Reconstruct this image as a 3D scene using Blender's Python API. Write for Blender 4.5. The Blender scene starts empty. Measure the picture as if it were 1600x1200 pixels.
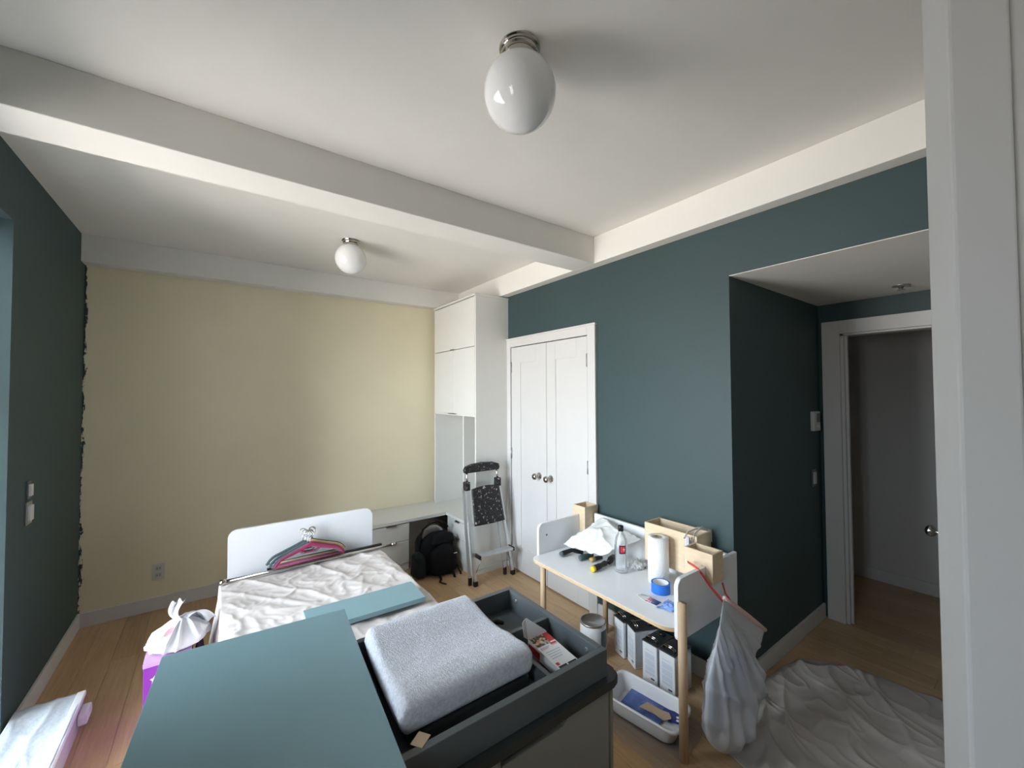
import bpy, bmesh, math, random
from mathutils import Vector, Matrix, noise
random.seed(7)
S = bpy.context.scene
COL = S.collection
PI = math.pi

# ---------------------------------------------------------------- camera, light, exposure
def cam_axes(yaw, pitch, roll):
    f = Vector((math.sin(yaw)*math.cos(pitch), math.cos(yaw)*math.cos(pitch), math.sin(pitch)))
    r = Vector((math.cos(yaw), -math.sin(yaw), 0)); u = r.cross(f)
    c, s = math.cos(roll), math.sin(roll)
    return r*c+u*s, -r*s+u*c, f
r_, u_, f_ = cam_axes(0.6297, 0.0250, -0.0044)
cam = bpy.data.objects.new('camera', bpy.data.cameras.new('camera')); COL.objects.link(cam)
cam.matrix_world = Matrix(((r_.x, u_.x, -f_.x, 0), (r_.y, u_.y, -f_.y, 0), (r_.z, u_.z, -f_.z, 1.53), (0, 0, 0, 1)))
cam.data.sensor_width = 36; cam.data.lens = 634.94/1600*36
cam.data.clip_start = 0.02; cam.data.clip_end = 100
S.camera = cam
S.view_settings.view_transform = 'Standard'
S.view_settings.look = 'None'
S.view_settings.gamma = 1
S.view_settings.use_curve_mapping = False
S.view_settings.exposure = 1.0

W = bpy.data.worlds.new('world'); S.world = W; W.use_nodes = True
wn = W.node_tree.nodes; wl = W.node_tree.links
wn['Background'].inputs[1].default_value = 9.0
geo = wn.new('ShaderNodeTexCoord'); sep = wn.new('ShaderNodeSeparateXYZ'); ramp = wn.new('ShaderNodeValToRGB')
mp = wn.new('ShaderNodeMapRange'); mp.inputs[1].default_value = -1; mp.inputs[2].default_value = 1
wl.new(geo.outputs['Generated'], sep.inputs[0]); wl.new(sep.outputs[2], mp.inputs[0]); wl.new(mp.outputs[0], ramp.inputs[0])
ramp.color_ramp.elements[0].position = 0.0; ramp.color_ramp.elements[0].color = (0.90, 0.80, 0.68, 1)   # pale street below
ramp.color_ramp.elements[1].position = 0.56; ramp.color_ramp.elements[1].color = (1.25, 1.42, 1.60, 1)    # overcast sky
e = ramp.color_ramp.elements.new(0.48); e.color = (0.95, 0.93, 0.92, 1)
wl.new(ramp.outputs[0], wn['Background'].inputs[0])

# room measures
XL, XR, YB, YF = -0.722, 2.142, 3.886, -0.45
ZC, ZB, ZN = 2.593, 2.413, 2.137
WY0, WY1, WZ0, WZ1 = 1.40, 2.70, 0.06, 2.30     # tall balcony window in the left wall
VY0, VY1, VZ0, VZ1 = 0.0, 0.42, 1.15, 2.05       # small second window beside the camera
WINS = ((WY0, WY1, WZ0, WZ1), (VY0, VY1, VZ0, VZ1))

for a_, b_, c_, d_ in WINS:
    pl = bpy.data.lights.new('window_portal', 'AREA'); pl.shape = 'RECTANGLE'; pl.size = b_-a_; pl.size_y = d_-c_
    pl.cycles.is_portal = True
    po = bpy.data.objects.new('window_portal', pl); COL.objects.link(po)
    po.location = (XL-0.26, (a_+b_)/2, (c_+d_)/2); po.rotation_euler = (PI/2, 0, -PI/2)

# ---------------------------------------------------------------- materials
def mat(name, col, rough=0.5, metal=0, spec=0.5, var=0.0, vscale=8, bump=0, bscale=60, coat=0, sheen=0, trans=0, ior=1.45, alpha=1, sss=0, stretch=None):
    m = bpy.data.materials.new(name); m.use_nodes = True
    n = m.node_tree.nodes; l = m.node_tree.links; b = n['Principled BSDF']
    b.inputs['Base Color'].default_value = (*col, 1)
    b.inputs['Roughness'].default_value = rough; b.inputs['Metallic'].default_value = metal
    b.inputs['Specular IOR Level'].default_value = spec; b.inputs['Coat Weight'].default_value = coat
    b.inputs['Sheen Weight'].default_value = sheen
    b.inputs['Transmission Weight'].default_value = trans; b.inputs['IOR'].default_value = ior
    b.inputs['Alpha'].default_value = alpha
    tc = n.new('ShaderNodeTexCoord'); src = tc.outputs['Object']
    if stretch:
        mpn = n.new('ShaderNodeMapping'); mpn.inputs['Scale'].default_value = stretch
        l.new(src, mpn.inputs[0]); src = mpn.outputs[0]
    nz = n.new('ShaderNodeTexNoise'); nz.inputs['Scale'].default_value = vscale; nz.inputs['Detail'].default_value = 5
    l.new(src, nz.inputs['Vector'])
    mr = n.new('ShaderNodeMapRange'); mr.inputs[1].default_value = 0.3; mr.inputs[2].default_value = 0.7
    mr.inputs[3].default_value = 1-var; mr.inputs[4].default_value = 1+var
    l.new(nz.outputs[0], mr.inputs[0])
    hsv = n.new('ShaderNodeHueSaturation'); hsv.inputs['Color'].default_value = (*col, 1)
    l.new(mr.outputs[0], hsv.inputs['Value']); l.new(hsv.outputs[0], b.inputs['Base Color'])
    if bump:
        bz = n.new('ShaderNodeTexNoise'); bz.inputs['Scale'].default_value = bscale; bz.inputs['Detail'].default_value = 4
        l.new(src, bz.inputs['Vector'])
        bp = n.new('ShaderNodeBump'); bp.inputs['Strength'].default_value = bump; bp.inputs['Distance'].default_value = 0.004
        l.new(bz.outputs[0], bp.inputs['Height']); l.new(bp.outputs[0], b.inputs['Normal'])
    return m

M = {}
M['white_wall'] = mat('white_paint', (0.78, 0.76, 0.715), 0.7, bump=0.05, bscale=200, var=0.01)
M['trim'] = mat('white_trim_paint', (0.635, 0.62, 0.605), 0.45, var=0.01)
M['teal_wall'] = mat('dark_teal_wall_paint', (0.036, 0.066, 0.068), 0.55, bump=0.05, bscale=200, var=0.04, vscale=2)
M['corridor'] = mat('corridor_paint', (0.62, 0.60, 0.57), 0.7, var=0.01)
M['teal_board'] = mat('teal_satin_lacquer', (0.205, 0.335, 0.37), 0.32, var=0.02)
M['cab'] = mat('white_laminate', (0.70, 0.69, 0.655), 0.42, var=0.01)
M['desk_white'] = mat('white_desk_laminate', (0.86, 0.87, 0.88), 0.35, var=0.01)
M['head_white'] = mat('white_headboard_lacquer', (0.70, 0.71, 0.73), 0.4, var=0.01)
M['beech'] = mat('beech_wood', (0.62, 0.43, 0.27), 0.5, var=0.09, vscale=14, stretch=(8, 8, 0.8), bump=0.1)
M['birch'] = mat('birch_plywood', (0.72, 0.56, 0.38), 0.55, var=0.07, vscale=12, stretch=(2, 2, 7), bump=0.08)
M['ply_edge'] = mat('plywood_edge', (0.66, 0.46, 0.27), 0.5, var=0.15, vscale=60, stretch=(1, 1, 8))
M['charcoal'] = mat('charcoal_lacquer', (0.035, 0.038, 0.037), 0.42, var=0.03)
M['tray_grey'] = mat('slate_grey_lacquer', (0.105, 0.118, 0.126), 0.28, var=0.03)
M['door_grey'] = mat('warm_grey_lacquer', (0.27, 0.262, 0.235), 0.5, var=0.03)
M['olive_edge'] = mat('olive_edge_lacquer', (0.22, 0.20, 0.15), 0.45, var=0.03)
M['towel'] = mat('grey_towelling', (0.68, 0.70, 0.77), 0.95, var=0.15, vscale=130, bump=0.9, bscale=260, sheen=0.3)
M['canvas'] = mat('canvas_drop_cloth', (0.63, 0.57, 0.54), 0.9, var=0.04, vscale=9, bump=0.25, bscale=500)
M['canvas_floor'] = mat('grey_canvas_drop_cloth', (0.46, 0.42, 0.39), 0.9, var=0.08, vscale=7, bump=0.25, bscale=500)
M['alu'] = mat('brushed_aluminium', (0.66, 0.67, 0.68), 0.36, metal=0.85, var=0.06, vscale=30, stretch=(1, 1, 0.1))
M['chrome'] = mat('polished_nickel', (0.50, 0.47, 0.43), 0.12, metal=1)
M['steel'] = mat('dull_steel', (0.45, 0.44, 0.43), 0.35, metal=0.9, var=0.08, vscale=20)
M['black_plastic'] = mat('black_plastic', (0.012, 0.012, 0.013), 0.4, var=0.1)
M['black_fabric'] = mat('black_nylon', (0.006, 0.006, 0.007), 0.8, spec=0.25, var=0.3, vscale=30, bump=0.3, bscale=300)
M['slate_fabric'] = mat('blackish_green_nylon', (0.013, 0.018, 0.020), 0.8, spec=0.25, var=0.3, vscale=20, bump=0.3, bscale=300)
M['globe'] = mat('opal_glass', (0.80, 0.80, 0.80), 0.08, spec=0.6, coat=0.3)
M['plastic_white'] = mat('white_plastic', (0.82, 0.82, 0.83), 0.35, var=0.02)
M['film_white'] = mat('thin_white_plastic_bag', (0.60, 0.61, 0.66), 0.3, spec=0.6, var=0.06, vscale=14, alpha=0.93)
M['paper'] = mat('white_tissue_wrap', (0.80, 0.80, 0.79), 0.75, var=0.03)
M['towel_paper'] = mat('white_kitchen_paper', (0.86, 0.85, 0.82), 0.95, bump=0.7, bscale=120, var=0.02)
M['blue_tape'] = mat('blue_masking_tape', (0.02, 0.16, 0.62), 0.6, var=0.04)
M['magenta'] = mat('magenta_velvet', (0.27, 0.012, 0.075), 0.7, sheen=0.3, var=0.08)
M['slate'] = mat('slate_velvet', (0.06, 0.085, 0.10), 0.7, sheen=0.3, var=0.08)
M['hanger_wood'] = mat('varnished_hanger_wood', (0.55, 0.36, 0.18), 0.4, var=0.1, vscale=20)
M['yellow'] = mat('yellow_plastic', (0.80, 0.58, 0.03), 0.4)
M['tan'] = mat('tan_wood_handle', (0.50, 0.32, 0.13), 0.45, var=0.1)
M['green_plastic'] = mat('dark_green_plastic', (0.02, 0.05, 0.045), 0.4)
M['red'] = mat('red_print', (0.62, 0.03, 0.04), 0.5)
M['red_strap'] = mat('red_drawstring', (0.60, 0.06, 0.04), 0.5)
M['navy'] = mat('navy_print', (0.015, 0.03, 0.22), 0.5)
M['grey_print'] = mat('pale_blue_grey_print', (0.52, 0.57, 0.66), 0.5)
M['pink_print'] = mat('pale_pink_print', (0.75, 0.50, 0.50), 0.5)
M['black_print'] = mat('black_print', (0.02, 0.02, 0.02), 0.5)
M['cardboard'] = mat('brown_cardboard', (0.50, 0.38, 0.25), 0.8, var=0.06, vscale=20)
M['purple'] = mat('purple_carton', (0.24, 0.035, 0.36), 0.45, var=0.04)
M['lilac'] = mat('lilac_band', (0.50, 0.30, 0.56), 0.45)
M['plum'] = mat('plum_fabric', (0.05, 0.015, 0.04), 0.8, var=0.5, vscale=60)
M['blue_glove'] = mat('blue_glove_plastic', (0.20, 0.32, 0.72), 0.35, var=0.25, vscale=30)
M['blue_mix'] = mat('blue_rags', (0.24, 0.38, 0.70), 0.8, var=0.5, vscale=12)
M['shadow_gap'] = mat('dark_gap', (0.01, 0.01, 0.01), 0.9)
M['screen'] = mat('grey_screen', (0.12, 0.13, 0.13), 0.3)
M['foam'] = mat('white_foil_foam', (0.56, 0.61, 0.64), 0.5, bump=1.0, bscale=22, var=0.05, vscale=10)
M['pink_foam'] = mat('pinkish_foam_edge', (0.56, 0.52, 0.50), 0.7, var=0.05)

# clear things
def clear_mat(name, tint, gl=0.12, rough=0.08, dens=0.0):
    m = bpy.data.materials.new(name); m.use_nodes = True
    n = m.node_tree.nodes; l = m.node_tree.links; n.clear()
    out = n.new('ShaderNodeOutputMaterial'); t = n.new('ShaderNodeBsdfTransparent'); t.inputs[0].default_value = (*tint, 1)
    g = n.new('ShaderNodeBsdfGlossy'); g.inputs['Roughness'].default_value = rough
    fr = n.new('ShaderNodeFresnel'); fr.inputs[0].default_value = 1.45
    nz = n.new('ShaderNodeTexNoise'); nz.inputs['Scale'].default_value = 30
    tc = n.new('ShaderNodeTexCoord'); l.new(tc.outputs['Object'], nz.inputs['Vector'])
    ad = n.new('ShaderNodeMath'); ad.operation = 'MULTIPLY_ADD'; ad.inputs[1].default_value = 0.06; l.new(nz.outputs[0], ad.inputs[0]); l.new(fr.outputs[0], ad.inputs[2])
    mx = n.new('ShaderNodeMixShader'); l.new(ad.outputs[0], mx.inputs[0]); l.new(t.outputs[0], mx.inputs[1]); l.new(g.outputs[0], mx.inputs[2])
    last = mx
    if dens:
        d = n.new('ShaderNodeBsdfDiffuse'); d.inputs[0].default_value = (0.92, 0.94, 0.98, 1)
        mx2 = n.new('ShaderNodeMixShader'); mx2.inputs[0].default_value = dens
        l.new(mx.outputs[0], mx2.inputs[1]); l.new(d.outputs[0], mx2.inputs[2]); last = mx2
    l.new(last.outputs[0], out.inputs[0])
    return m
M['glass'] = clear_mat('window_glass', (0.97, 0.98, 0.98), rough=0.02)
M['clear'] = clear_mat('clear_bottle_plastic', (0.97, 0.98, 0.985), rough=0.05, dens=0.20)
M['film_clear'] = clear_mat('clear_plastic_film', (0.99, 0.99, 0.99), rough=0.12, dens=0.10)
M['bag_film'] = clear_mat('milky_bag_film', (0.95, 0.96, 0.98), rough=0.2, dens=0.50)

# planks: oak, each board a slightly different tone
def oak():
    m = mat('oiled_oak', (0.42, 0.255, 0.125), 0.34, var=0.0)
    n = m.node_tree.nodes; l = m.node_tree.links; b = n['Principled BSDF']
    tc = n.new('ShaderNodeTexCoord'); oi = n.new('ShaderNodeObjectInfo')
    mp = n.new('ShaderNodeMapping'); mp.inputs['Scale'].default_value = (14, 0.9, 1)
    cm = n.new('ShaderNodeCombineXYZ'); mu = n.new('ShaderNodeMath'); mu.operation = 'MULTIPLY'; mu.inputs[1].default_value = 37
    l.new(oi.outputs['Random'], mu.inputs[0]); l.new(mu.outputs[0], cm.inputs[0]); l.new(mu.outputs[0], cm.inputs[1])
    l.new(cm.outputs[0], mp.inputs['Location']); l.new(tc.outputs['Object'], mp.inputs[0])
    nz = n.new('ShaderNodeTexNoise'); nz.inputs['Scale'].default_value = 4; nz.inputs['Detail'].default_value = 8; nz.inputs['Roughness'].default_value = 0.6
    l.new(mp.outputs[0], nz.inputs['Vector'])
    cr = n.new('ShaderNodeValToRGB'); cr.color_ramp.elements[0].position = 0.3; cr.color_ramp.elements[0].color = (0.45, 0.285, 0.15, 1)
    cr.color_ramp.elements[1].position = 0.7; cr.color_ramp.elements[1].color = (0.58, 0.395, 0.225, 1)
    l.new(nz.outputs[0], cr.inputs[0])
    hs = n.new('ShaderNodeHueSaturation'); mr = n.new('ShaderNodeMapRange'); mr.inputs[3].default_value = 0.9; mr.inputs[4].default_value = 1.1
    l.new(oi.outputs['Random'], mr.inputs[0]); l.new(mr.outputs[0], hs.inputs['Value']); l.new(cr.outputs[0], hs.inputs['Color'])
    l.new(hs.outputs[0], b.inputs['Base Color'])
    return m
M['oak'] = oak()

# yellow wall with the cut-in brush marks of teal paint along its left corner and patched filler spots
def yellow_wall():
    m = mat('pale_yellow_wall_paint', (0.80, 0.725, 0.525), 0.7, var=0.02, vscale=3)
    n = m.node_tree.nodes; l = m.node_tree.links; b = n['Principled BSDF']
    base = b.inputs['Base Color'].links[0].from_socket
    tc = n.new('ShaderNodeTexCoord'); sp = n.new('ShaderNodeSeparateXYZ'); l.new(tc.outputs['Object'], sp.inputs[0])
    mp = n.new('ShaderNodeMapping'); mp.inputs['Scale'].default_value = (6, 1, 2.2); l.new(tc.outputs['Object'], mp.inputs[0])
    nz = n.new('ShaderNodeTexNoise'); nz.inputs['Scale'].default_value = 5; nz.inputs['Detail'].default_value = 8; nz.inputs['Roughness'].default_value = 0.75
    l.new(mp.outputs[0], nz.inputs['Vector'])
    ma = n.new('ShaderNodeMath'); ma.operation = 'MULTIPLY_ADD'; ma.inputs[1].default_value = 0.12; ma.inputs[2].default_value = XL-0.052
    l.new(nz.outputs[0], ma.inputs[0])
    lt = n.new('ShaderNodeMath'); lt.operation = 'LESS_THAN'; l.new(sp.outputs[0], lt.inputs[0]); l.new(ma.outputs[0], lt.inputs[1])
    mx = n.new('ShaderNodeMix'); mx.data_type = 'RGBA'
    l.new(lt.outputs[0], mx.inputs[0]); l.new(base, mx.inputs[6]); mx.inputs[7].default_value = (0.030, 0.052, 0.052, 1)
    l.new(mx.outputs[2], b.inputs['Base Color'])
    return m
M['yellow_wall'] = yellow_wall()

# black plastic of the ladder spattered with paint
def spatter():
    m = mat('paint_spattered_black_plastic', (0.010, 0.010, 0.011), 0.5)
    n = m.node_tree.nodes; l = m.node_tree.links; b = n['Principled BSDF']
    tc = n.new('ShaderNodeTexCoord'); nz = n.new('ShaderNodeTexNoise'); nz.inputs['Scale'].default_value = 42; nz.inputs['Detail'].default_value = 7; nz.inputs['Roughness'].default_value = 0.7
    l.new(tc.outputs['Object'], nz.inputs['Vector'])
    cr = n.new('ShaderNodeValToRGB'); cr.color_ramp.elements[0].position = 0.575; cr.color_ramp.elements[0].color = (0.010, 0.010, 0.011, 1)
    cr.color_ramp.elements[1].position = 0.635; cr.color_ramp.elements[1].color = (0.50, 0.42, 0.41, 1)
    l.new(nz.outputs[0], cr.inputs[0]); l.new(cr.outputs[0], b.inputs['Base Color'])
    return m
M['spatter'] = spatter()

# the little photo printed on the carton: blotches of brown, blue and cream
def photo_print():
    m = mat('carton_photo_print', (0.3, 0.2, 0.1), 0.4)
    n = m.node_tree.nodes; l = m.node_tree.links; b = n['Principled BSDF']
    tc = n.new('ShaderNodeTexCoord'); nz = n.new('ShaderNodeTexVoronoi'); nz.inputs['Scale'].default_value = 130
    l.new(tc.outputs['Object'], nz.inputs['Vector'])
    cr = n.new('ShaderNodeValToRGB'); cr.color_ramp.interpolation = 'CONSTANT'
    els = [(0, (0.05, 0.03, 0.02, 1)), (0.3, (0.50, 0.27, 0.12, 1)), (0.5, (0.10, 0.08, 0.07, 1)), (0.68, (0.72, 0.50, 0.30, 1)), (0.85, (0.35, 0.50, 0.65, 1))]
    cr.color_ramp.elements[0].color = els[0][1]; cr.color_ramp.elements[1].position = els[1][0]; cr.color_ramp.elements[1].color = els[1][1]
    for p, c in els[2:]:
        e = cr.color_ramp.elements.new(p); e.color = c
    sp = n.new('ShaderNodeSeparateColor'); l.new(nz.outputs['Color'], sp.inputs[0]); l.new(sp.outputs[0], cr.inputs[0])
    l.new(cr.outputs[0], b.inputs['Base Color'])
    return m
M['photo'] = photo_print()
M['red_dull'] = mat('faded_red_print', (0.42, 0.10, 0.13), 0.5, var=0.3, vscale=80)

# ---------------------------------------------------------------- mesh helpers
class MB:
    def __init__(s): s.bm = bmesh.new(); s.mi = 0
    def _new(s, geom):
        for g in geom:
            if isinstance(g, bmesh.types.BMFace): g.material_index = s.mi
    def box(s, x0, x1, y0, y1, z0, z1, bev=0, seg=2, M4=None):
        r = bmesh.ops.create_cube(s.bm, size=1)
        vs = r['verts']
        for v in vs:
            v.co = Vector(((x0+x1)/2+v.co.x*(x1-x0), (y0+y1)/2+v.co.y*(y1-y0), (z0+z1)/2+v.co.z*(z1-z0)))
        fs = list({f for v in vs for f in v.link_faces}); s._new(fs)
        if bev:
            es = list({e for v in vs for e in v.link_edges})
            rr = bmesh.ops.bevel(s.bm, geom=es, offset=bev, segments=seg, affect='EDGES', profile=0.6)
            s._new(rr['faces']); vs = list({v for f in rr['faces'] for v in f.verts} | {v for v in vs if v.is_valid})
        if M4 is not None:
            for v in vs: v.co = M4 @ v.co
        return s
    def prism(s, pts, axis, a, b, bev=0):
        """extrude the 2D outline pts along axis from a to b; pts in the other two axes in xyz order"""
        def mk(p, t):
            return {'x': (t, p[0], p[1]), 'y': (p[0], t, p[1]), 'z': (p[0], p[1], t)}[axis]
        A = [s.bm.verts.new(mk(p, a)) for p in pts]; B = [s.bm.verts.new(mk(p, b)) for p in pts]
        fs = [s.bm.faces.new(A), s.bm.faces.new(list(reversed(B)))]
        for i in range(len(pts)):
            j = (i+1) % len(pts); fs.append(s.bm.faces.new((A[j], A[i], B[i], B[j])))
        s._new(fs)
        if bev:
            es = list({e for f in fs[:2] for e in f.edges})
            rr = bmesh.ops.bevel(s.bm, geom=es, offset=bev, segments=2, affect='EDGES'); s._new(rr['faces'])
        return s
    def tube(s, pts, r, n=10, cap=True, flat=None):
        pts = [Vector(p) for p in pts]; rings = []
        up = None
        for i, p in enumerate(pts):
            d = (pts[min(i+1, len(pts)-1)]-pts[max(i-1, 0)]).normalized()
            if up is None:
                up = d.orthogonal().normalized() if flat is None else (Vector(flat)-d*d.dot(Vector(flat))).normalized()
            up = (up-d*d.dot(up)).normalized(); sd = d.cross(up)
            rr = r[i] if isinstance(r, (list, tuple)) else r
            ra, rb = rr if isinstance(rr, (list, tuple)) else (rr, rr)
            rings.append([s.bm.verts.new(p+up*ra*math.cos(2*PI*k/n)+sd*rb*math.sin(2*PI*k/n)) for k in range(n)])
        fs = []
        for a, b in zip(rings, rings[1:]):
            for k in range(n): fs.append(s.bm.faces.new((a[k], a[(k+1) % n], b[(k+1) % n], b[k])))
        if cap: fs += [s.bm.faces.new(list(reversed(rings[0]))), s.bm.faces.new(rings[-1])]
        for f in fs: f.smooth = True
        s._new(fs); return s
    def lathe(s, prof, c=(0, 0, 0), n=32, M4=None, smooth=True):
        rings = []; vs = []
        for r, z in prof:
            if r < 1e-6: ring = [s.bm.verts.new((c[0], c[1], c[2]+z))]
            else: ring = [s.bm.verts.new((c[0]+r*math.cos(2*PI*k/n), c[1]+r*math.sin(2*PI*k/n), c[2]+z)) for k in range(n)]
            rings.append(ring); vs += ring
        fs = []
        for a, b in zip(rings, rings[1:]):
            for k in range(n):
                k2 = (k+1) % n
                if len(a) == 1 and len(b) == 1: continue
                if len(a) == 1: fs.append(s.bm.faces.new((a[0], b[k2], b[k])))
                elif len(b) == 1: fs.append(s.bm.faces.new((a[k], a[k2], b[0])))
                else: fs.append(s.bm.faces.new((a[k], a[k2], b[k2], b[k])))
        for f in fs: f.smooth = smooth
        s._new(fs)
        if M4 is not None:
            for v in vs: v.co = M4 @ v.co
        return s
    def grid(s, nu, nv, fn, smooth=True, closed_u=False):
        V = [[s.bm.verts.new(fn(i/(nu-1) if not closed_u else i/nu, j/(nv-1))) for j in range(nv)] for i in range(nu)]
        fs = []
        for i in range(nu if closed_u else nu-1):
            i2 = (i+1) % nu
            for j in range(nv-1):
                fs.append(s.bm.faces.new((V[i][j], V[i2][j], V[i2][j+1], V[i][j+1])))
        for f in fs: f.smooth = smooth
        s._new(fs); return s
    def build(s, name, mats, parent=None, solid=0, sub=0, recalc=True, origin=None):
        if recalc: bmesh.ops.recalc_face_normals(s.bm, faces=s.bm.faces[:])
        me = bpy.data.meshes.new(name); s.bm.to_mesh(me); s.bm.free()
        for m in (mats if isinstance(mats, (list, tuple)) else [mats]): me.materials.append(m)
        o = bpy.data.objects.new(name, me); COL.objects.link(o)
        if origin is not None:
            me.transform(Matrix.Translation(-Vector(origin))); o.location = origin
        if parent is not None:
            o.parent = parent; o.matrix_parent_inverse = Matrix.Translation(parent.location).inverted() if parent.location.length else Matrix()
        if solid:
            md = o.modifiers.new('solid', 'SOLIDIFY'); md.thickness = solid; md.offset = 1
        if sub:
            md = o.modifiers.new('sub', 'SUBSURF'); md.levels = sub; md.render_levels = sub
        return o

def thing(name, label, cat, loc=(0, 0, 0), group=None):
    o = bpy.data.objects.new(name, None); COL.objects.link(o); o.location = loc; o.empty_display_size = 0.05
    o['label'] = label; o['category'] = cat
    if group: o['group'] = group
    return o
def tag(o, label, cat, group=None):
    o['label'] = label; o['category'] = cat
    if group: o['group'] = group
    return o
def struct(mb, name, m, parent=None, label=None):
    o = mb.build(name, m, parent)
    if parent is None: o['kind'] = 'structure'
    if label: o['label'] = label
    return o
def arc(cx, cz, r, a0, a1, n=6):
    return [(cx+r*math.cos(math.radians(a0+(a1-a0)*i/n)), cz+r*math.sin(math.radians(a0+(a1-a0)*i/n))) for i in range(n+1)]
def fold(p, sc=1.0, seed=0.0, warp=0.5):
    """ridged folds, 0..1, crests narrow"""
    q = Vector((p[0]*sc+seed, p[1]*sc-seed*0.7, seed*1.3))
    w = noise.noise_vector(q*0.7)*warp
    a = noise.noise(q+w); return (1-min(1, abs(a)*2.6))**2

# ---------------------------------------------------------------- setting: floor with planks
fl = MB(); fl.box(XL-0.3, 4.6, YF-0.1, YB+0.1, -0.10, -0.014)
floor = struct(fl, 'floor', M['shadow_gap'])
pw = 0.1245; planks = {}
rnd = random.Random(3)
x = XL; k = 0
while x < 4.38:
    y = YF; first = True
    x1 = min(x+pw, 4.38)
    top = YB if x < XR else 2.0
    while y < top-0.01:
        ln = rnd.uniform(1.0, 1.9) if not first else rnd.uniform(0.3, 1.6)
        y1 = y+ln
        if top-y1 < 0.35: y1 = top
        ln = round(y1-y, 4)
        mb = MB(); mb.box(0, x1-x-0.0012, 0, ln-0.0012, -0.013, 0, bev=0.0006, seg=1)
        o = mb.build('floor_plank', M['oak'], floor); o.location = (x, y, 0)
        y = y1; first = False
    x = x1; k += 1

# ceiling, beam, soffits
c = MB(); c.box(XL-0.3, XR+0.1, YF-0.1, YB+0.1, ZC, ZC+0.1); c.box(XR+0.1, 4.6, YF-0.1, YB+0.1, ZC, ZC+0.1)
struct(c, 'ceiling', M['white_wall'])
c = MB(); c.box(XL+0.001, 2.062, 1.879, 2.082, ZB, ZC, bev=0.002, seg=1); struct(c, 'trim_1', M['white_wall'], label='boxed white ceiling beam crossing the room')
c = MB(); c.box(2.062, XR, YF, YB, ZB, ZC, bev=0.002, seg=1); struct(c, 'trim_2', M['white_wall'], label='shallow white soffit along the teal wall')
c = MB(); c.box(XL, 2.062, 3.779, YB, 2.412, ZC, bev=0.002, seg=1); struct(c, 'trim_3', M['white_wall'], label='shallow white soffit above the yellow wall')
c = MB(); c.box(XR+0.1, 3.40, YF, 1.027, ZN, ZN+0.1); c.box(XR+0.0005, XR+0.1, YF, 1.027, ZN, ZN+0.003); struct(c, 'ceiling_niche', M['white_wall'])
# walls
w = MB(); w.box(XL-0.30, XL, WY1, YB+0.1, -0.014, ZC); w.box(XL-0.30, XL, VY1, WY0, -0.014, ZC); w.box(XL-0.30, XL, YF-0.1, VY0, -0.014, ZC)
for a_, b_, c_, d_ in WINS: w.box(XL-0.30, XL, a_, b_, -0.014, c_); w.box(XL-0.30, XL, a_, b_, d_, ZC)
struct(w, 'wall_left', M['teal_wall'])
w = MB(); w.box(XL, 4.6, YB, YB+0.1, -0.014, ZC); struct(w, 'wall_back', M['yellow_wall'])
w = MB(); w.box(XR, XR+0.1, 1.127, 2.008, -0.014, ZC); w.box(XR, XR+0.1, 2.938, YB, -0.014, ZC); w.box(XR, XR+0.1, 2.008, 2.938, 1.95, ZC)
w.box(XR, XR+0.1, YF, 1.027, ZN+0.003, ZC); w.box(XR, XR+0.1, 1.027, 1.127, ZN, ZC)
struct(w, 'wall_right', M['teal_wall'])
w = MB(); w.box(XR, 3.50, 1.027, 1.127, -0.014, ZN); struct(w, 'wall_niche', M['teal_wall'])
w = MB(); w.box(3.40, 3.50, 0.905, 1.027, -0.014, ZN+0.1); w.box(3.40, 3.50, YF, 0.14, -0.014, ZN+0.1); w.box(3.40, 3.50, 0.14, 0.905, 1.93, ZN+0.1)
struct(w, 'wall_doorway', M['teal_wall'])
w = MB(); w.box(XL-0.3, 4.6, YF-0.1, YF, -0.014, ZC); struct(w, 'wall_front', M['white_wall'])
w = MB(); w.box(4.38, 4.48, YF, YB, -0.014, ZC); w.box(3.5, 4.38, 1.95, 2.05, -0.014, ZC); struct(w, 'wall_corridor', M['corridor'])
c = MB(); c.box(3.5, 4.38, YF, 1.95, 2.35, 2.45); struct(c, 'ceiling_corridor', M['corridor'])

# baseboards
b = MB(); b.box(XL, XL+0.014, WY1+0.001, YB-0.014, 0, 0.095, bev=0.003); struct(b, 'baseboard_left', M['trim'])
b = MB(); b.box(XL, 1.74, YB-0.014, YB, 0, 0.095, bev=0.003); struct(b, 'baseboard_back', M['trim'])
b = MB(); b.box(XR-0.014, XR, 1.027, 1.935, 0, 0.095, bev=0.003); struct(b, 'baseboard_right', M['trim'])
b = MB(); b.box(XR-0.014, 3.38, 1.013, 1.027, 0, 0.095, bev=0.003); struct(b, 'baseboard_niche', M['trim'])
b = MB(); b.box(4.366, 4.38, YF, 1.95, 0, 0.095, bev=0.003); struct(b, 'baseboard_corridor', M['trim'])

# doorway casing and its open door leaf
t = MB()
t.box(3.378, 3.40, 0.905, 1.003, 0, 2.014, bev=0.003); t.box(3.378, 3.40, 0.04, 0.905, 1.925, 2.014, bev=0.003); t.box(3.378, 3.40, 0.04, 0.14, 0, 1.925, bev=0.003)
t.box(3.40, 3.50, 0.888, 0.905, 0, 1.93); t.box(3.40, 3.50, 0.14, 0.155, 0, 1.93); t.box(3.40, 3.50, 0.14, 0.905, 1.913, 1.93)
t.box(3.43, 3.445, 0.876, 0.888, 0, 1.913)
struct(t, 'trim_4', M['trim'], label='white casing and jamb of the entrance doorway')
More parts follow.
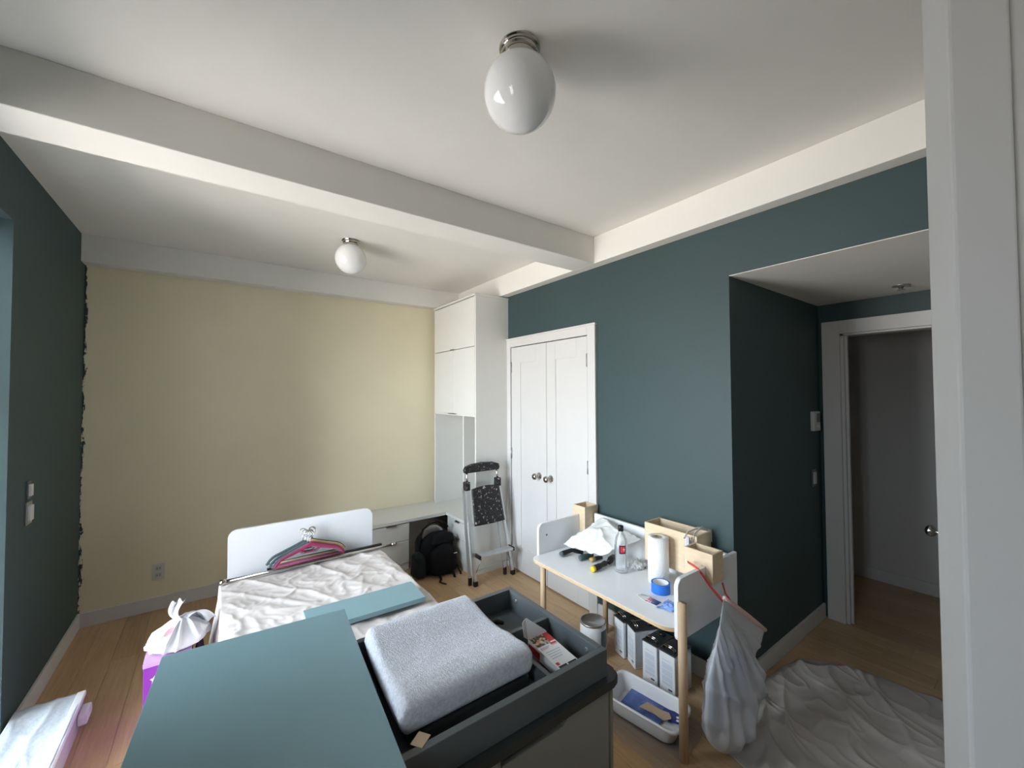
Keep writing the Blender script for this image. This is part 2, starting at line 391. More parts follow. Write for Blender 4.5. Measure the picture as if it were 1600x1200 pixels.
# entrance leaf: hinged at (3.385, 0.145), free edge at (2.69, 0.37)
hx, hy = 3.375, 0.148; d = Vector((2.69-hx, 0.37-hy, 0)); L = d.length; ang = math.atan2(d.y, d.x)
RT = Matrix.Translation((hx, hy, 0)) @ Matrix.Rotation(ang, 4, 'Z')
t = MB(); t.box(0, L, -0.0, 0.038, 0.012, 1.95, bev=0.002, M4=RT)
door3 = struct(t, 'door_3', M['trim'], label='white entrance door standing open, seen edge on')
def lever(mb, sx, side):
    A = RT @ Matrix.Translation((L-0.06, 0.0 if side < 0 else 0.038, 0.87)) @ Matrix.Rotation(-side*PI/2, 4, 'X')
    mb.lathe([(0, 0), (0.026, 0), (0.026, 0.005), (0.011, 0.010), (0.009, 0.035), (0.020, 0.042), (0.027, 0.053), (0.025, 0.066), (0.014, 0.074), (0, 0.076)], n=24, M4=A)
t = MB(); lever(t, 0, 1); lever(t, 0, -1); t.build('door_knob', M['chrome'], door3)['label'] = 'polished metal knob'

# closet double doors in the right wall
t = MB()
t.box(XR-0.020, XR, 2.938, 3.019, 0, 2.02, bev=0.003); t.box(XR-0.020, XR, 1.935, 2.008, 0, 2.02, bev=0.003); t.box(XR-0.020, XR, 2.008, 2.938, 1.948, 2.02, bev=0.003)
t.box(XR-0.028, XR, 1.925, 3.029, 2.012, 2.026, bev=0.003)
t.box(XR, XR+0.1, 2.930, 2.938, 0, 1.95); t.box(XR, XR+0.1, 2.008, 2.016, 0, 1.95); t.box(XR+0.06, XR+0.1, 2.016, 2.93, 0, 1.95)
struct(t, 'trim_5', M['trim'], label='white casing around the closet doors')
def closet_leaf(name, y0, y1, knob_y, hinge_y, label):
    t = MB(); xa, xb = XR-0.012, XR+0.022
    py0, py1, pz0, pz1 = y0+0.105, y1-0.105, 0.22, 1.80
    if name == 'door_1': py0, py1 = y0+0.13, y1-0.13
    t.box(xa, xb, y0, py0, 0.012, 1.942, bev=0.002); t.box(xa, xb, py1, y1, 0.012, 1.942, bev=0.002)
    t.box(xa, xb, py0, py1, 0.012, pz0, bev=0.002); t.box(xa, xb, py0, py1, pz1, 1.942, bev=0.002)
    o = struct(t, name, M['trim'], label=label)
    t = MB(); t.box(xa+0.006, xb-0.006, py0, py1, pz0, pz1); t.build('panel', M['trim'], o)
    t = MB(); A = Matrix.Translation((xa, knob_y, 0.866)) @ Matrix.Rotation(-PI/2, 4, 'Y')
    t.lathe([(0, 0), (0.027, 0), (0.027, 0.004), (0.012, 0.009), (0.009, 0.030), (0.020, 0.037), (0.027, 0.048), (0.025, 0.060), (0.013, 0.068), (0, 0.070)], n=24, M4=A)
    t.build('door_knob', M['chrome'], o)['label'] = 'round polished metal knob'
    for z in (0.25, 1.01, 1.77):
        t = MB(); t.box(xa-0.004, xa+0.001, hinge_y-0.010, hinge_y+0.010, z-0.045, z+0.045)
        t.tube([(xa-0.005, hinge_y, z-0.047), (xa-0.005, hinge_y, z+0.047)], 0.005, n=8); t.build('hinge', M['steel'], o)
closet_leaf('door_1', 2.461, 2.930, 2.55, 2.932, 'left leaf of the white closet double door, beside the cabinet')
closet_leaf('door_2', 2.016, 2.457, 2.41, 2.013, 'right leaf of the white closet double door, beside the teal wall')

# near white closet door, half open into the frame at the right
A0 = Vector((0.656, 0.071, 0)); _a = math.radians(35); fd = Vector((math.sin(_a), -math.cos(_a), 0)); ed = Vector((math.cos(_a), math.sin(_a), 0))
RT2 = Matrix(((fd.x, ed.x, 0, A0.x), (fd.y, ed.y, 0, A0.y), (0, 0, 1, 0), (0, 0, 0, 1)))
WD = 0.42
t = MB()
t.box(0, 0.052, 0, 0.045, 0.01, 2.12, bev=0.003, M4=RT2); t.box(WD-0.052, WD, 0, 0.045, 0.01, 2.12, bev=0.003, M4=RT2)
t.box(0.052, WD-0.052, 0, 0.045, 0.01, 0.16, bev=0.003, M4=RT2); t.box(0.052, WD-0.052, 0, 0.045, 2.03, 2.12, bev=0.003, M4=RT2)
door4 = struct(t, 'door_4', M['trim'], label='white panelled door standing open close to the camera')
t = MB(); t.box(0.0521, WD-0.0521, 0.012, 0.033, 0.1601, 2.0299, M4=RT2); t.build('panel', M['trim'], door4)

# window in the left wall (its far teal reveal is what the photograph shows)
for wi, (wa, wb_, wc, wd) in enumerate(WINS):
    wm = wc+(wd-wc)*0.68
    t = MB(); xa, xb = XL-0.25, XL-0.20
    t.box(xa, xb, wa, wa+0.05, wc, wd); t.box(xa, xb, wb_-0.05, wb_, wc, wd); t.box(xa, xb, wa, wb_, wc, wc+0.05); t.box(xa, xb, wa, wb_, wd-0.05, wd)
    ym = (wa+wb_)/2
    t.box(xa, xb, ym-0.03, ym+0.03, wc, wd)
    win = struct(t, 'window_%d' % (wi+1), M['trim'], label=('tall white framed window reaching almost to the floor', 'small white framed window')[wi])
    for (a, b_) in ((wa+0.05, ym-0.03), (ym+0.03, wb_-0.05)):
        t = MB(); t.box(xa+0.01, xb-0.01, a, b_, wm, (wm+0.025)); t.build('glazing_bar', M['trim'], win)
        for (z0, z1) in ((wc+0.05, wm), ((wm+0.025), wd-0.05)):
            t = MB(); t.box(xa+0.022, xa+0.026, a, b_, z0, z1); t.build('pane', M['glass'], win)
    t = MB(); t.box(XL-0.20, XL+0.004, wa+0.002, wb_-0.002, wc, wc+0.012, bev=0.003); t.build('window_sill', M['trim'], win)

# ---------------------------------------------------------------- globe lamps
def globe(x, y, label, r=0.110, zc=2.452):
    o = thing('globe_lamp', label, 'ceiling light', (x, y, ZC), group=None)
    t = MB(); R = 0.058*r/0.110
    t.lathe([(0, 0), (R*1.08, 0), (R*1.10, -0.004), (R*1.06, -0.009), (R*0.98, -0.011), (R*0.99, -0.018), (R*0.95, -0.024), (R*0.88, -0.026), (R*0.89, -0.034), (R*0.86, -0.042), (R*0.80, -0.046), (R*0.80, -0.060), (0, -0.060)], c=(x, y, ZC-0.0), n=48, smooth=False)
    t.build('ceiling_mount', M['chrome'], o)['label'] = 'stepped polished nickel mount'
    t = MB(); prof = []
    for i in range(25):
        a = -PI/2+i/24*(PI/2+math.radians(62)); prof.append((r*math.cos(a), r*math.sin(a)))
    prof[0] = (0, -r)
    t.lathe(prof, c=(x, y, zc), n=48); t.build('glass_globe', M['globe'], o)
globe(0.743, 0.972, 'large white glass globe lamp on the ceiling near the camera')
globe(0.741, 2.898, 'smaller-looking white glass globe lamp beyond the ceiling beam', r=0.102, zc=2.466)

# ---------------------------------------------------------------- cabinet tower and bench
tw = thing('tall_cabinet', 'tall white laminate wall cabinet standing in the corner beside the closet doors', 'cabinet', (1.96, 3.4, 0.44))
CX, CY0, CY1, CZ = 1.796, 2.991, 3.80, 2.40
BZ = 0.441
t = MB(); t.box(CX, XR-0.001, CY0, CY0+0.018, BZ, CZ-0.016, bev=0.001, seg=1); t.build('side_panel', M['cab'], tw)
t = MB(); t.box(CX, XR-0.001, CY1-0.018, CY1, BZ, CZ-0.016, bev=0.001, seg=1); t.build('side_panel', M['cab'], tw)
t = MB(); t.box(CX-0.010, XR-0.001, CY0-0.006, CY1+0.006, CZ-0.016, CZ, bev=0.001, seg=1); t.build('top_panel', M['cab'], tw)
t = MB(); t.box(XR-0.014, XR-0.001, CY0+0.018, CY1-0.018, BZ, CZ-0.016); t.build('back_panel', M['cab'], tw)
t = MB(); t.box(CX+0.004, XR-0.014, CY0+0.018, CY1-0.018, 1.335, 1.353); t.build('shelf', M['cab'], tw)
t = MB(); t.box(CX+0.006, XR-0.014, 3.212, 3.228, BZ, 1.335); t.build('divider', M['cab'], tw)
def cab_door(y0, y1, z0, z1, hy):
    t = MB(); t.box(CX-0.002, CX+0.016, y0, y1, z0, z1, bev=0.0015, seg=1)
    dd = t.build('door', M['cab'], tw)
    t = MB(); t.box(CX-0.018, CX-0.001, hy-0.032, hy+0.032, z0-0.001, z0+0.002); t.box(CX-0.018, CX-0.016, hy-0.032, hy+0.032, z0-0.006, z0+0.002); t.build('tab_handle', M['steel'], dd)
cab_door(CY0+0.020, CY1-0.020, 1.948, CZ-0.022, 3.40)
cab_door(CY0+0.020, 3.400, 1.352, 1.943, 3.365)
cab_door(3.404, CY1-0.020, 1.352, 1.943, 3.437)

bn = thing('bench_unit', 'low white L-shaped bench with drawers running under the tall cabinet and along the yellow wall', 'bench', (1.3, 3.6, 0))
t = MB(); t.prism([(0.62, YB-0.002), (0.62, 3.432), (1.738, 3.432), (1.738, CY0-0.002), (XR-0.002, CY0-0.002), (XR-0.002, YB-0.002)], 'z', BZ-0.026, BZ, bev=0.001)
t.build('benchtop', M['cab'], bn)
def drawer_front_y(x0, x1, z0, z1, hx):
    t = MB(); t.box(x0, x1, 3.444, 3.462, z0, z1, bev=0.0015, seg=1); f = t.build('drawer', M['cab'], bn)
    t = MB(); t.box(hx-0.045, hx+0.045, 3.428, 3.4435, z1-0.001, z1+0.001); t.box(hx-0.045, hx+0.045, 3.428, 3.430, z1-0.010, z1+0.001); t.build('tab_handle', M['steel'], f)
def drawer_front_x(y0, y1, z0, z1, hy):
    t = MB(); t.box(1.748, 1.766, y0, y1, z0, z1, bev=0.0015, seg=1); f = t.build('drawer', M['cab'], bn)
    t = MB(); t.box(1.732, 1.7475, hy-0.035, hy+0.035, z1-0.001, z1+0.001); t.box(1.732, 1.734, hy-0.035, hy+0.035, z1-0.010, z1+0.001); t.build('tab_handle', M['steel'], f)
t = MB(); t.box(1.389, 1.766, 3.640, 3.656, 0, BZ-0.027); t.build('back_panel', M['cab'], bn)
t = MB(); t.box(0.62, 1.388, 3.463, YB-0.016, 0.0, BZ-0.027); t.box(0.63, 1.388, 3.455, 3.463, 0, 0.058); t.build('carcass', M['cab'], bn)
t = MB(); t.box(1.767, XR-0.03, CY0, 3.425, 0.0, BZ-0.027); t.box(1.76, 1.767, CY0, 3.425, 0, 0.058); t.build('carcass', M['cab'], bn)
for (z0, z1) in ((0.260, 0.405), (0.062, 0.256)):
    drawer_front_y(0.98, 1.386, z0, z1, 1.223); drawer_front_y(0.622, 0.976, z0, z1, 0.80)
    drawer_front_x(CY0+0.002, 3.423, z0, z1, 3.22)

# ---------------------------------------------------------------- bed with headboard
bed = thing('bed', 'low single bed with rounded white headboard under the drop cloth', 'bed', (0.48, 2.1, 0))
hb = [(0.066, 0.20)]+[(0.903, 0.20)]+arc(0.903-0.05, 0.735-0.05, 0.05, 0, 90)+arc(0.066+0.05, 0.735-0.05, 0.05, 90, 180)
t = MB(); t.prism(hb, 'y', 2.92, 2.94, bev=0.003); t.build('headboard', M['head_white'], bed)
t = MB(); t.box(0.05, 0.92, 1.32, 2.915, 0.26, 0.435, bev=0.03, seg=3); t.build('mattress', M['plastic_white'], bed)
t = MB(); t.box(0.04, 0.93, 1.30, 2.918, 0.16, 0.258, bev=0.004); t.build('bed_frame', M['head_white'], bed)
for (x, y) in ((0.08, 1.35), (0.89, 1.35), (0.08, 2.87), (0.89, 2.87)):
    t = MB(); t.tube([(x, y, 0), (x, y, 0.16)], 0.022, n=14); t.build('leg', M['beech'], bed)

def bed_cloth():
    t = MB()
    X0, X1, Y0, Y1 = 0.028, 0.945, 1.285, 2.875
    nu, nv = 230, 200
    def fn(u, v):
        s = -0.42+u*(0.42+(X1-X0)+0.36)      # arc length across the bed; <0 hangs left
        y = Y0+v*(Y1-Y0); W_ = X1-X0
        if s < 0:
            dpt = -s; k = min(1, dpt/0.3)
            flare = 0.030*k*(0.6+0.8*fold((y*2.2, 0.3), 2.0, 3.0, 0.2))+0.02*math.sin(y*23+1.5*math.sin(y*7))*k
            x = X0-flare; z = 0.447-dpt*0.97
        elif s > W_:
            dpt = s-W_; k = min(1, dpt/0.25)
            x = X1+0.035*k*(0.4+fold((y*2, 7), 2.0, 5.0, 0.2))+0.012*math.sin(y*21)*k; z = 0.447-dpt
        else:
            x = X0+s; z = 0.450
            p = (x, y)
            edge = min(1, s/0.05, (W_-s)/0.05)
            h = 0.007*fold((x*1.0+y*0.55, y*1.0-x*0.5), 2.3, 1.7, 0.8)+0.008*fold((x*2+y, y*0.8), 2.2, 9.1, 1.0)+0.005*fold(p, 7.5, 4.4, 0.7)+0.003*fold(p, 15, 2.2, 0.6)
            z += h*(0.35+0.65*edge)
            dv = (Y1-y)
            if dv < 0.02: z -= 0.004
        x += 0.006*noise.noise(Vector((y*6, 1, z*4)))
        y += 0.02*noise.noise(Vector((x*3, 5, 0)))*(1 if v > 0.98 else 0)
        return (x, y, max(z, 0.035))
    t.grid(nu, nv, fn)
    return t.build('drop_cloth', M['canvas'], None, solid=0.0015)
tag(bed_cloth(), 'cream canvas drop cloth draped over the bed, wrinkled', 'drop cloth')

# rods lying along the head end of the bed
t = MB(); t.tube([(0.03, 2.835, 0.478), (1.035, 2.832, 0.478)], 0.0095, n=12)
t.tube([(0.03, 2.835, 0.478), (0.06, 2.835, 0.478)], 0.015, n=12); t.tube([(1.01, 2.832, 0.478), (1.035, 2.832, 0.478)], 0.0125, n=12)
tag(t.build('closet_rod', M['chrome']), 'thin chrome closet rod lying at the head end of the bed', 'rod')
t = MB(); t.box(0.26, 0.95, 2.852, 2.876, 0.470, 0.490, bev=0.003)
tag(t.build('rail_bar', M['black_plastic']), 'flat black rail bar lying between the hangers and the headboard', 'rail')

# hangers
def hanger(kind, label, loc, rz, lean, first_cache={}):
    if kind not in first_cache:
        o = thing('clothes_hanger', label, 'hanger', (0, 0, 0), group=kind+' hangers piled against the headboard')
        t = MB()
        w = 0.198
        pts = []
        for i in range(25):
            u = -1+2*i/24; a = abs(u)
            z = 0.100-0.066*(a**0.9)-0.030*(max(0, a-0.72)/0.28)**2.4
            pts.append((u*w, 0, max(z, 0.0)))
        th = 0.0035 if kind != 'wooden' else 0.006
        t.tube(pts, [(0.0115*(1-0.35*abs(-1+2*i/24)), th) for i in range(25)], n=10, flat=(0, 0, 1))
        t.build('shoulder_bar', M[{'slate': 'slate', 'magenta': 'magenta', 'black': 'black_plastic', 'wooden': 'hanger_wood'}[kind]], o)
        t = MB(); t.tube([(-w*0.94, 0, 0.008), (w*0.94, 0, 0.008)], 0.0042, n=8)
        if kind != 'wooden':
            t.tube([(-0.07, 0, 0.078), (-0.035, 0, 0.055), (0.035, 0, 0.055), (0.07, 0, 0.078)], 0.003, n=8)
        t.build('trouser_bar', M[{'slate': 'slate', 'magenta': 'magenta', 'black': 'black_plastic', 'wooden': 'hanger_wood'}[kind]], o)
        t = MB(); hk = [(0, 0, 0.10), (0, 0, 0.135)]+[(0.020*math.cos(math.radians(a))-0.0, 0, 0.160+0.022*math.sin(math.radians(a))) for a in range(-60, 190, 20)]
        t.tube(hk, 0.0026, n=8); t.build('hook', M['chrome'], o)
        first_cache[kind] = o
    else:
        src = first_cache[kind]; o = src.copy(); COL.objects.link(o); o['label'] = label
        for ch in list(src.children):
            c_ = ch.copy(); COL.objects.link(c_); c_.parent = o; c_.matrix_parent_inverse = Matrix()
    o.location = loc; o.rotation_euler = (lean, 0, rz)
    return o
bx = 0.489
H = [('magenta', 'magenta velvet hanger, front one of the pile on the bed', (bx, 2.800, 0.500), 0.03, -0.18),
     ('slate', 'slate grey velvet hanger right behind the front magenta hanger', (bx-0.010, 2.812, 0.498), 0.02, -0.17),
     ('magenta', 'darker-shaded magenta hanger second of its colour in the pile', (bx+0.004, 2.824, 0.500), 0.05, -0.16),
     ('slate', 'slate grey hanger in the middle of the pile, shifted left', (bx-0.022, 2.836, 0.500), 0.01, -0.15),
     ('wooden', 'varnished wooden hanger standing behind the magenta ones', (bx+0.016, 2.853, 0.505), 0.03, -0.13),
     ('slate', 'slate grey hanger leaning furthest left of the pile', (bx-0.034, 2.868, 0.503), 0.0, -0.10),
     ('black', 'black plastic hanger at the back against the headboard', (bx+0.024, 2.884, 0.500), 0.03, -0.07)]
for h in H: hanger(*h)

# ---------------------------------------------------------------- backpack
bpk = thing('backpack', 'black backpack standing in the bench opening next to the ladder', 'backpack', (1.55, 3.27, 0))
def blob(cx, cy, z0, z1, wx, wy, taper=0.7, n1=28, n2=18, pw_=3.5, mtop=0.35, wob=0.006, seed=0, lean=0.0):
    t = MB()
    def fn(u, v):
        a = 2*PI*u; zt = v
        prof = math.sin(min(1, zt/0.12)*PI/2)**0.6*(math.sin(min(1, (1-zt)/mtop)*PI/2)**0.75)
        wsc = (1-(1-taper)*zt)*max(prof, 0.001)
        ca, sa = math.cos(a), math.sin(a)
        rr = (abs(ca)**pw_+abs(sa)**pw_)**(-1/pw_)
        p = Vector((cx+ca*rr*wx*wsc, cy+sa*rr*wy*wsc+lean*zt, z0+(z1-z0)*zt))
        nn = noise.noise_vector(p*9+Vector((seed, 0, 0)))*wob*(1 if 0.03 < zt < 0.98 else 0); q = p+nn; q.z = max(q.z, z0+0.0005)
        return q
    t.grid(n1, n2, fn, closed_u=True)
    return t
blob(1.56, 3.28, 0.003, 0.385, 0.178, 0.115, taper=0.82, lean=0.05).build('main_body', M['black_fabric'], bpk)
blob(1.575, 3.17, 0.01, 0.27, 0.125, 0.055, taper=0.85, seed=4).build('front_pocket', M['black_fabric'], bpk)
blob(1.385, 3.24, 0.005, 0.215, 0.052, 0.075, taper=0.8, seed=7, mtop=0.2).build('side_pouch', M['slate_fabric'], bpk)
blob(1.585, 3.190, 0.26, 0.355, 0.105, 0.035, taper=0.8, seed=9).build('top_pocket', M['black_fabric'], bpk)
t = MB(); t.tube([(1.405, 3.26, 0.22), (1.415, 3.26, 0.33), (1.435, 3.262, 0.385), (1.49, 3.265, 0.422), (1.57, 3.268, 0.430), (1.63, 3.27, 0.41), (1.67, 3.27, 0.36)], 0.010, n=8)
t.build('carry_handle', M['black_fabric'], bpk)
t = MB(); t.grid(8, 8, lambda u, v: (1.425+0.20*u, 3.272, 0.30+0.105*v*(1-0.5*(2*u-1)**2))); t.build('mesh_panel', M['steel'], bpk, solid=0.002)['label'] = 'grey mesh behind the handle'
t = MB(); t.tube([(1.52, 3.14, 0.05), (1.52, 3.09, 0.008), (1.49, 3.05, 0.004), (1.515, 2.99, 0.004)], [(0.002, 0.011)]*4, n=8, flat=(0, 0, 1)); t.build('strap', M['black_fabric'], bpk)
t = MB(); t.tube([(1.64, 3.14, 0.06), (1.645, 3.10, 0.01), (1.63, 3.06, 0.004)], [(0.002, 0.012)]*3, n=8, flat=(0, 0, 1))
t.tube([(1.70, 3.16, 0.06), (1.71, 3.11, 0.01), (1.70, 3.085, 0.004)], [(0.002, 0.008)]*3, n=8, flat=(0, 0, 1)); t.build('strap', M['black_fabric'], bpk)
t = MB(); t.box(1.655, 1.685, 3.120, 3.1215, 0.175, 0.181); t.build('reflective_tag', M['plastic_white'], bpk)['label'] = 'tiny white tag'

# ---------------------------------------------------------------- step ladder
ld = thing('step_ladder', 'folded aluminium step ladder with black paint-spattered platform leaning on the tall cabinet', 'ladder', (1.87, 2.85, 0))
def yl(z): return 2.825+0.115*z     # lean of the front rails
def rail(xb, xt, z0, z1, w, dpt, off=0):
    t = MB(); n = 2; pts = [(xb+(xt-xb)*z/0.80, yl(z)+off, z) for z in (z0, z1)]
    a, b_ = pts
    for (p, q) in ((a, b_),):
        vs = []
        for P in (p, q):
            for sx, sy in ((-1, -1), (1, -1), (1, 1), (-1, 1)): vs.append(t.bm.verts.new((P[0]+sx*w/2, P[1]+sy*dpt/2, P[2])))
        for f in ((0, 1, 2, 3), (7, 6, 5, 4), (0, 4, 5, 1), (1, 5, 6, 2), (2, 6, 7, 3), (3, 7, 4, 0)): t.bm.faces.new([vs[i] for i in f])
    return t
for (xb, xt) in ((1.690, 1.664), (2.058, 1.968)):
    rail(xb, xt, 0.03, 0.79, 0.024, 0.022).build('front_rail', M['alu'], ld)
    rail(xb-0.028 if xb < 1.8 else xb-0.055, xt-0.018 if xb < 1.8 else xt-0.02, 0.045, 0.76, 0.018, 0.018, off=0.036).build('rear_rail', M['alu'], ld)
    t = MB(); t.box(xb-0.016, xb+0.016, yl(0)-0.016, yl(0)+0.016, 0.0, 0.038, bev=0.004); t.build('rubber_foot', M['black_plastic'], ld)
    xr = xb-0.028 if xb < 1.8 else xb-0.055
    t = MB(); t.box(xr-0.013, xr+0.013, yl(0)+0.027, yl(0)+0.050, 0.0, 0.06, bev=0.004); t.build('rubber_foot', M['black_plastic'], ld)
    t = MB(); t.tube([(xt+(0.004 if xt < 1.8 else 0.002), yl(0.78), 0.77), (xt+(0.006 if xt < 1.8 else -0.006), yl(0.93), 0.925)], 0.0085, n=12); t.build('handle_tube', M['chrome'], ld)
    t = MB(); t.box(xt-0.020, xt+0.022, yl(0.8)-0.022, yl(0.8)+0.03, 0.745, 0.815, bev=0.006); t.build('hinge_bracket', M['spatter'], ld)
hp = [(1.650, 0.885)]+[(1.975, 0.885), (1.985, 0.91), (1.975, 0.935), (1.93, 0.950), (1.82, 0.958), (1.72, 0.952), (1.66, 0.935), (1.645, 0.91)]
t = MB(); t.prism(hp, 'y', yl(0.92)-0.028, yl(0.92)+0.024, bev=0.008); t.build('top_handle', M['spatter'], ld)
t = MB(); t.grid(14, 16, lambda u, v: (1.690+0.010*(1-v)+u*(0.270+0.025*(1-v)), yl(0.465+v*0.29)-0.030-0.012*math.sin(PI*u), 0.465+v*0.29+0.02*math.sin(PI*u)*v))
t.build('platform', M['spatter'], ld, solid=0.012)
t = MB(); t.box(1.703, 2.030, yl(0.24)-0.085, yl(0.24)-0.012, 0.228, 0.246, bev=0.003)
for k in range(5): t.box(1.71, 2.022, yl(0.24)-0.080+k*0.014, yl(0.24)-0.075+k*0.014, 0.246, 0.2485)
t.build('step', M['alu'], ld)
for x in (1.699, 2.026):
    t = MB(); t.box(x-0.003, x+0.009, yl(0.24)-0.088, yl(0.24)-0.010, 0.222, 0.252, bev=0.002); t.build('step_cap', M['black_plastic'], ld)
t = MB(); t.tube([(1.755, yl(0.22)-0.03, 0.226), (1.700, yl(0.10)-0.006, 0.10)], 0.004, n=6); t.build('brace', M['steel'], ld)
t = MB(); t.tube([(1.975, yl(0.22)-0.03, 0.226), (2.040, yl(0.13)-0.006, 0.13)], 0.004, n=6); t.build('brace', M['steel'], ld)
t = MB(); t.tube([(1.700, yl(0.1)+0.02, 0.10), (2.04, yl(0.1)+0.02, 0.12)], 0.004, n=6); t.build('brace', M['alu'], ld)

# ---------------------------------------------------------------- dresser with changing tray
DZ = 0.745
dr = thing('dresser', 'charcoal dresser with grey cut-out-handle doors carrying the changing tray', 'dresser', (0.45, 1.0, 0))
t = MB()
rc = 0.035
out = arc(0.93-rc, 0.755+rc, rc, -90, 0)+arc(0.93-rc, 1.245-rc, rc, 0, 90)+arc(-0.03+rc, 1.245-rc, rc, 90, 180)+arc(-0.03+rc, 0.755+rc, rc, 180, 270)
t.prism(out, 'z', DZ-0.022, DZ, bev=0.004); t.build('top_slab', M['charcoal'], dr)
t = MB(); t.box(-0.01, 0.886, 0.785, 1.235, 0.12, DZ-0.0225); t.build('carcass', M['charcoal'], dr)
t = MB(); t.tube([(0.898, 0.783, 0.0), (0.898, 0.783, DZ-0.023)], 0.014, n=16); t.box(0.8865, 0.912, 0.783, 1.235, 0.10, DZ-0.0225, bev=0.002); t.build('side_panel', M['olive_edge'], dr)
t = MB(); t.box(-0.036, -0.0105, 0.785, 1.235, 0.10, DZ-0.0225, bev=0.002); t.build('side_panel', M['olive_edge'], dr)
def dresser_door(x0, x1, h0, h1):
    zt, zb = DZ-0.028, 0.12; s = 0.018
    pts = [(x0, zb), (x1, zb), (x1, zt)]
    if h1 < x1: pts += [(h1, zt), (h1-s*1.2, zt-s*1.1)]
    else: pts += []
    pts += [(h0+0.0, zt-s*1.1)] if h0 <= x0+0.001 else [(h0+s*1.2, zt-s*1.1), (h0, zt)]
    if h0 > x0+0.001: pts += [(x0, zt)]
    t = MB(); t.prism(pts, 'y', 0.766, 0.784, bev=0.001); return t.build('door', M['door_grey'], dr)
dresser_door(0.527, 0.882, 0.527, 0.735)
dresser_door(0.165, 0.523, 0.320, 0.5231)
for (x, y) in ((0.02, 0.80), (0.02, 1.21), (0.86, 1.21), (0.86, 0.80)):
    t = MB(); t.tube([(x, y, 0), (x, y, 0.12)], [0.014, 0.018], n=12); t.build('leg', M['beech'], dr)

tr = thing('changing_tray', 'dark grey changing tray with side compartments standing on the dresser', 'tray', (0.45, 1.0, DZ))
TZ = 0.820; x0, x1, y0, y1 = 0.0, 0.888, 0.775, 1.235; th = 0.019
t = MB(); t.box(x0, x1, y0, y0+th, DZ+0.001, TZ, bev=0.0012, seg=1); t.build('front_wall', M['tray_grey'], tr)
t = MB(); t.box(x0, x1, y1-th, y1, DZ+0.001, TZ, bev=0.0012, seg=1); t.build('back_wall', M['tray_grey'], tr)
t = MB(); t.box(x1-th, x1, y0+th, y1-th, DZ+0.001, TZ, bev=0.0012, seg=1); t.build('side_wall', M['tray_grey'], tr)
t = MB(); t.box(x0, x0+th, y0+th, y1-th, DZ+0.001, TZ, bev=0.0012, seg=1); t.build('side_wall', M['tray_grey'], tr)
t = MB(); t.box(x0+th, x1-th, y0+th, y1-th, DZ+0.001, DZ+0.008); t.build('tray_floor', M['tray_grey'], tr)
t = MB(); t.box(0.704, 0.718, y0+th, y1-th, DZ+0.008, TZ-0.022, bev=0.001, seg=1); t.build('divider', M['tray_grey'], tr)
t = MB(); t.box(0.718, x1-th, 1.000, 1.014, DZ+0.008, TZ-0.006, bev=0.001, seg=1); t.build('divider', M['tray_grey'], tr)
for yy in (0.835, 1.175):
    t = MB(); A = Matrix.Translation((x1-th, yy, 0.795)) @ Matrix.Rotation(-PI/2, 4, 'Y'); t.lathe([(0.0065, 0), (0.0065, 0.0012), (0.003, 0.0012), (0.002, 0.0002), (0, 0.0002)], n=14, M4=A)
    t.build('cam_screw', M['steel'], tr)

# folded towel-covered changing pad
def pad():
    t = MB(); nx, ny = 90, 90
    PX0, PX1, PY0, PY1 = 0.347, 0.690, 0.848, 1.205
    def fn(u, v):
        # u round the cross section in y (closed), v along x
        a = 2*PI*u
        w = (PY1-PY0)/2; cy = (PY0+PY1)/2
        ca, sa = math.cos(a), math.sin(a); p = 5.0
        rr = (abs(ca)**p+abs(sa)**p)**(-1/p)
        yy = cy+w*ca*rr
        s = (yy-cy)/w
        top = 0.866-0.011*math.cos(s*PI*0.95)-0.004
        if s > 0.2: top += 0.006*(s-0.2)
        bot = 0.786
        zz = (top+bot)/2+(top-bot)/2*sa*rr
        e = min(v, 1-v)
        k = math.sin(min(1, e/0.055)*PI/2)**0.55 if e > 0 else 0.0
        zm = (top+bot)/2
        zz = zm+(zz-zm)*k; yy = cy+(yy-cy)*(0.93+0.07*k)
        xx = PX0+(PX1-PX0)*v-0.012*(1-s)*(1-v)
        P = Vector((xx, yy, zz))
        n1 = noise.noise(Vector((xx*5+yy*3, yy*16, 2)))*0.004+noise.noise(P*30)*0.0015
        P.z += n1 if sa > -0.2 else 0; P.y += 0.3*n1
        P.z = max(P.z, bot)
        return P
    t.grid(120, 60, fn, closed_u=True)
    o = t.build('changing_pad', M['towel'])
    t = MB(); t.box(PX0+0.008, PX1-0.012, PY0+0.008, PY1-0.008, DZ+0.0085, 0.789, bev=0.006); t.build('pad_base', M['charcoal'], o)
    return o
tag(pad(), 'grey towelling-covered changing pad lying in the tray', 'changing pad')

# carton in the right bay
cr = thing('carton', 'small white and red printed carton with its flap up, propped in the tray', 'box', (0.78, 0.89, 0.75))
Ac = Matrix.Translation((0.744, 0.812, 0.799)) @ Matrix.Rotation(math.radians(-2), 4, 'Z') @ Matrix.Rotation(math.radians(4), 4, 'X')
t = MB(); t.box(0, 0.070, 0, 0.142, -0.030, 0.0, bev=0.0006, seg=1, M4=Ac); t.build('carton_body', M['plastic_white'], cr)
def label_rect(u0, u1, v0, v1, m, parent, A, h=0.0006, name='print'):
    t = MB(); t.box(u0, u1, v0, v1, -0.0002, h, M4=A); return t.build(name, m, parent)
label_rect(0.001, 0.050, 0.098, 0.140, M['photo'], cr, Ac, name='photo_print')
label_rect(0.050, 0.069, 0.104, 0.141, M['red'], cr, Ac)
label_rect(0.046, 0.066, 0.087, 0.097, M['pink_print'], cr, Ac); label_rect(0.046, 0.066, 0.091, 0.097, M['red'], cr, Ac, 0.0008)
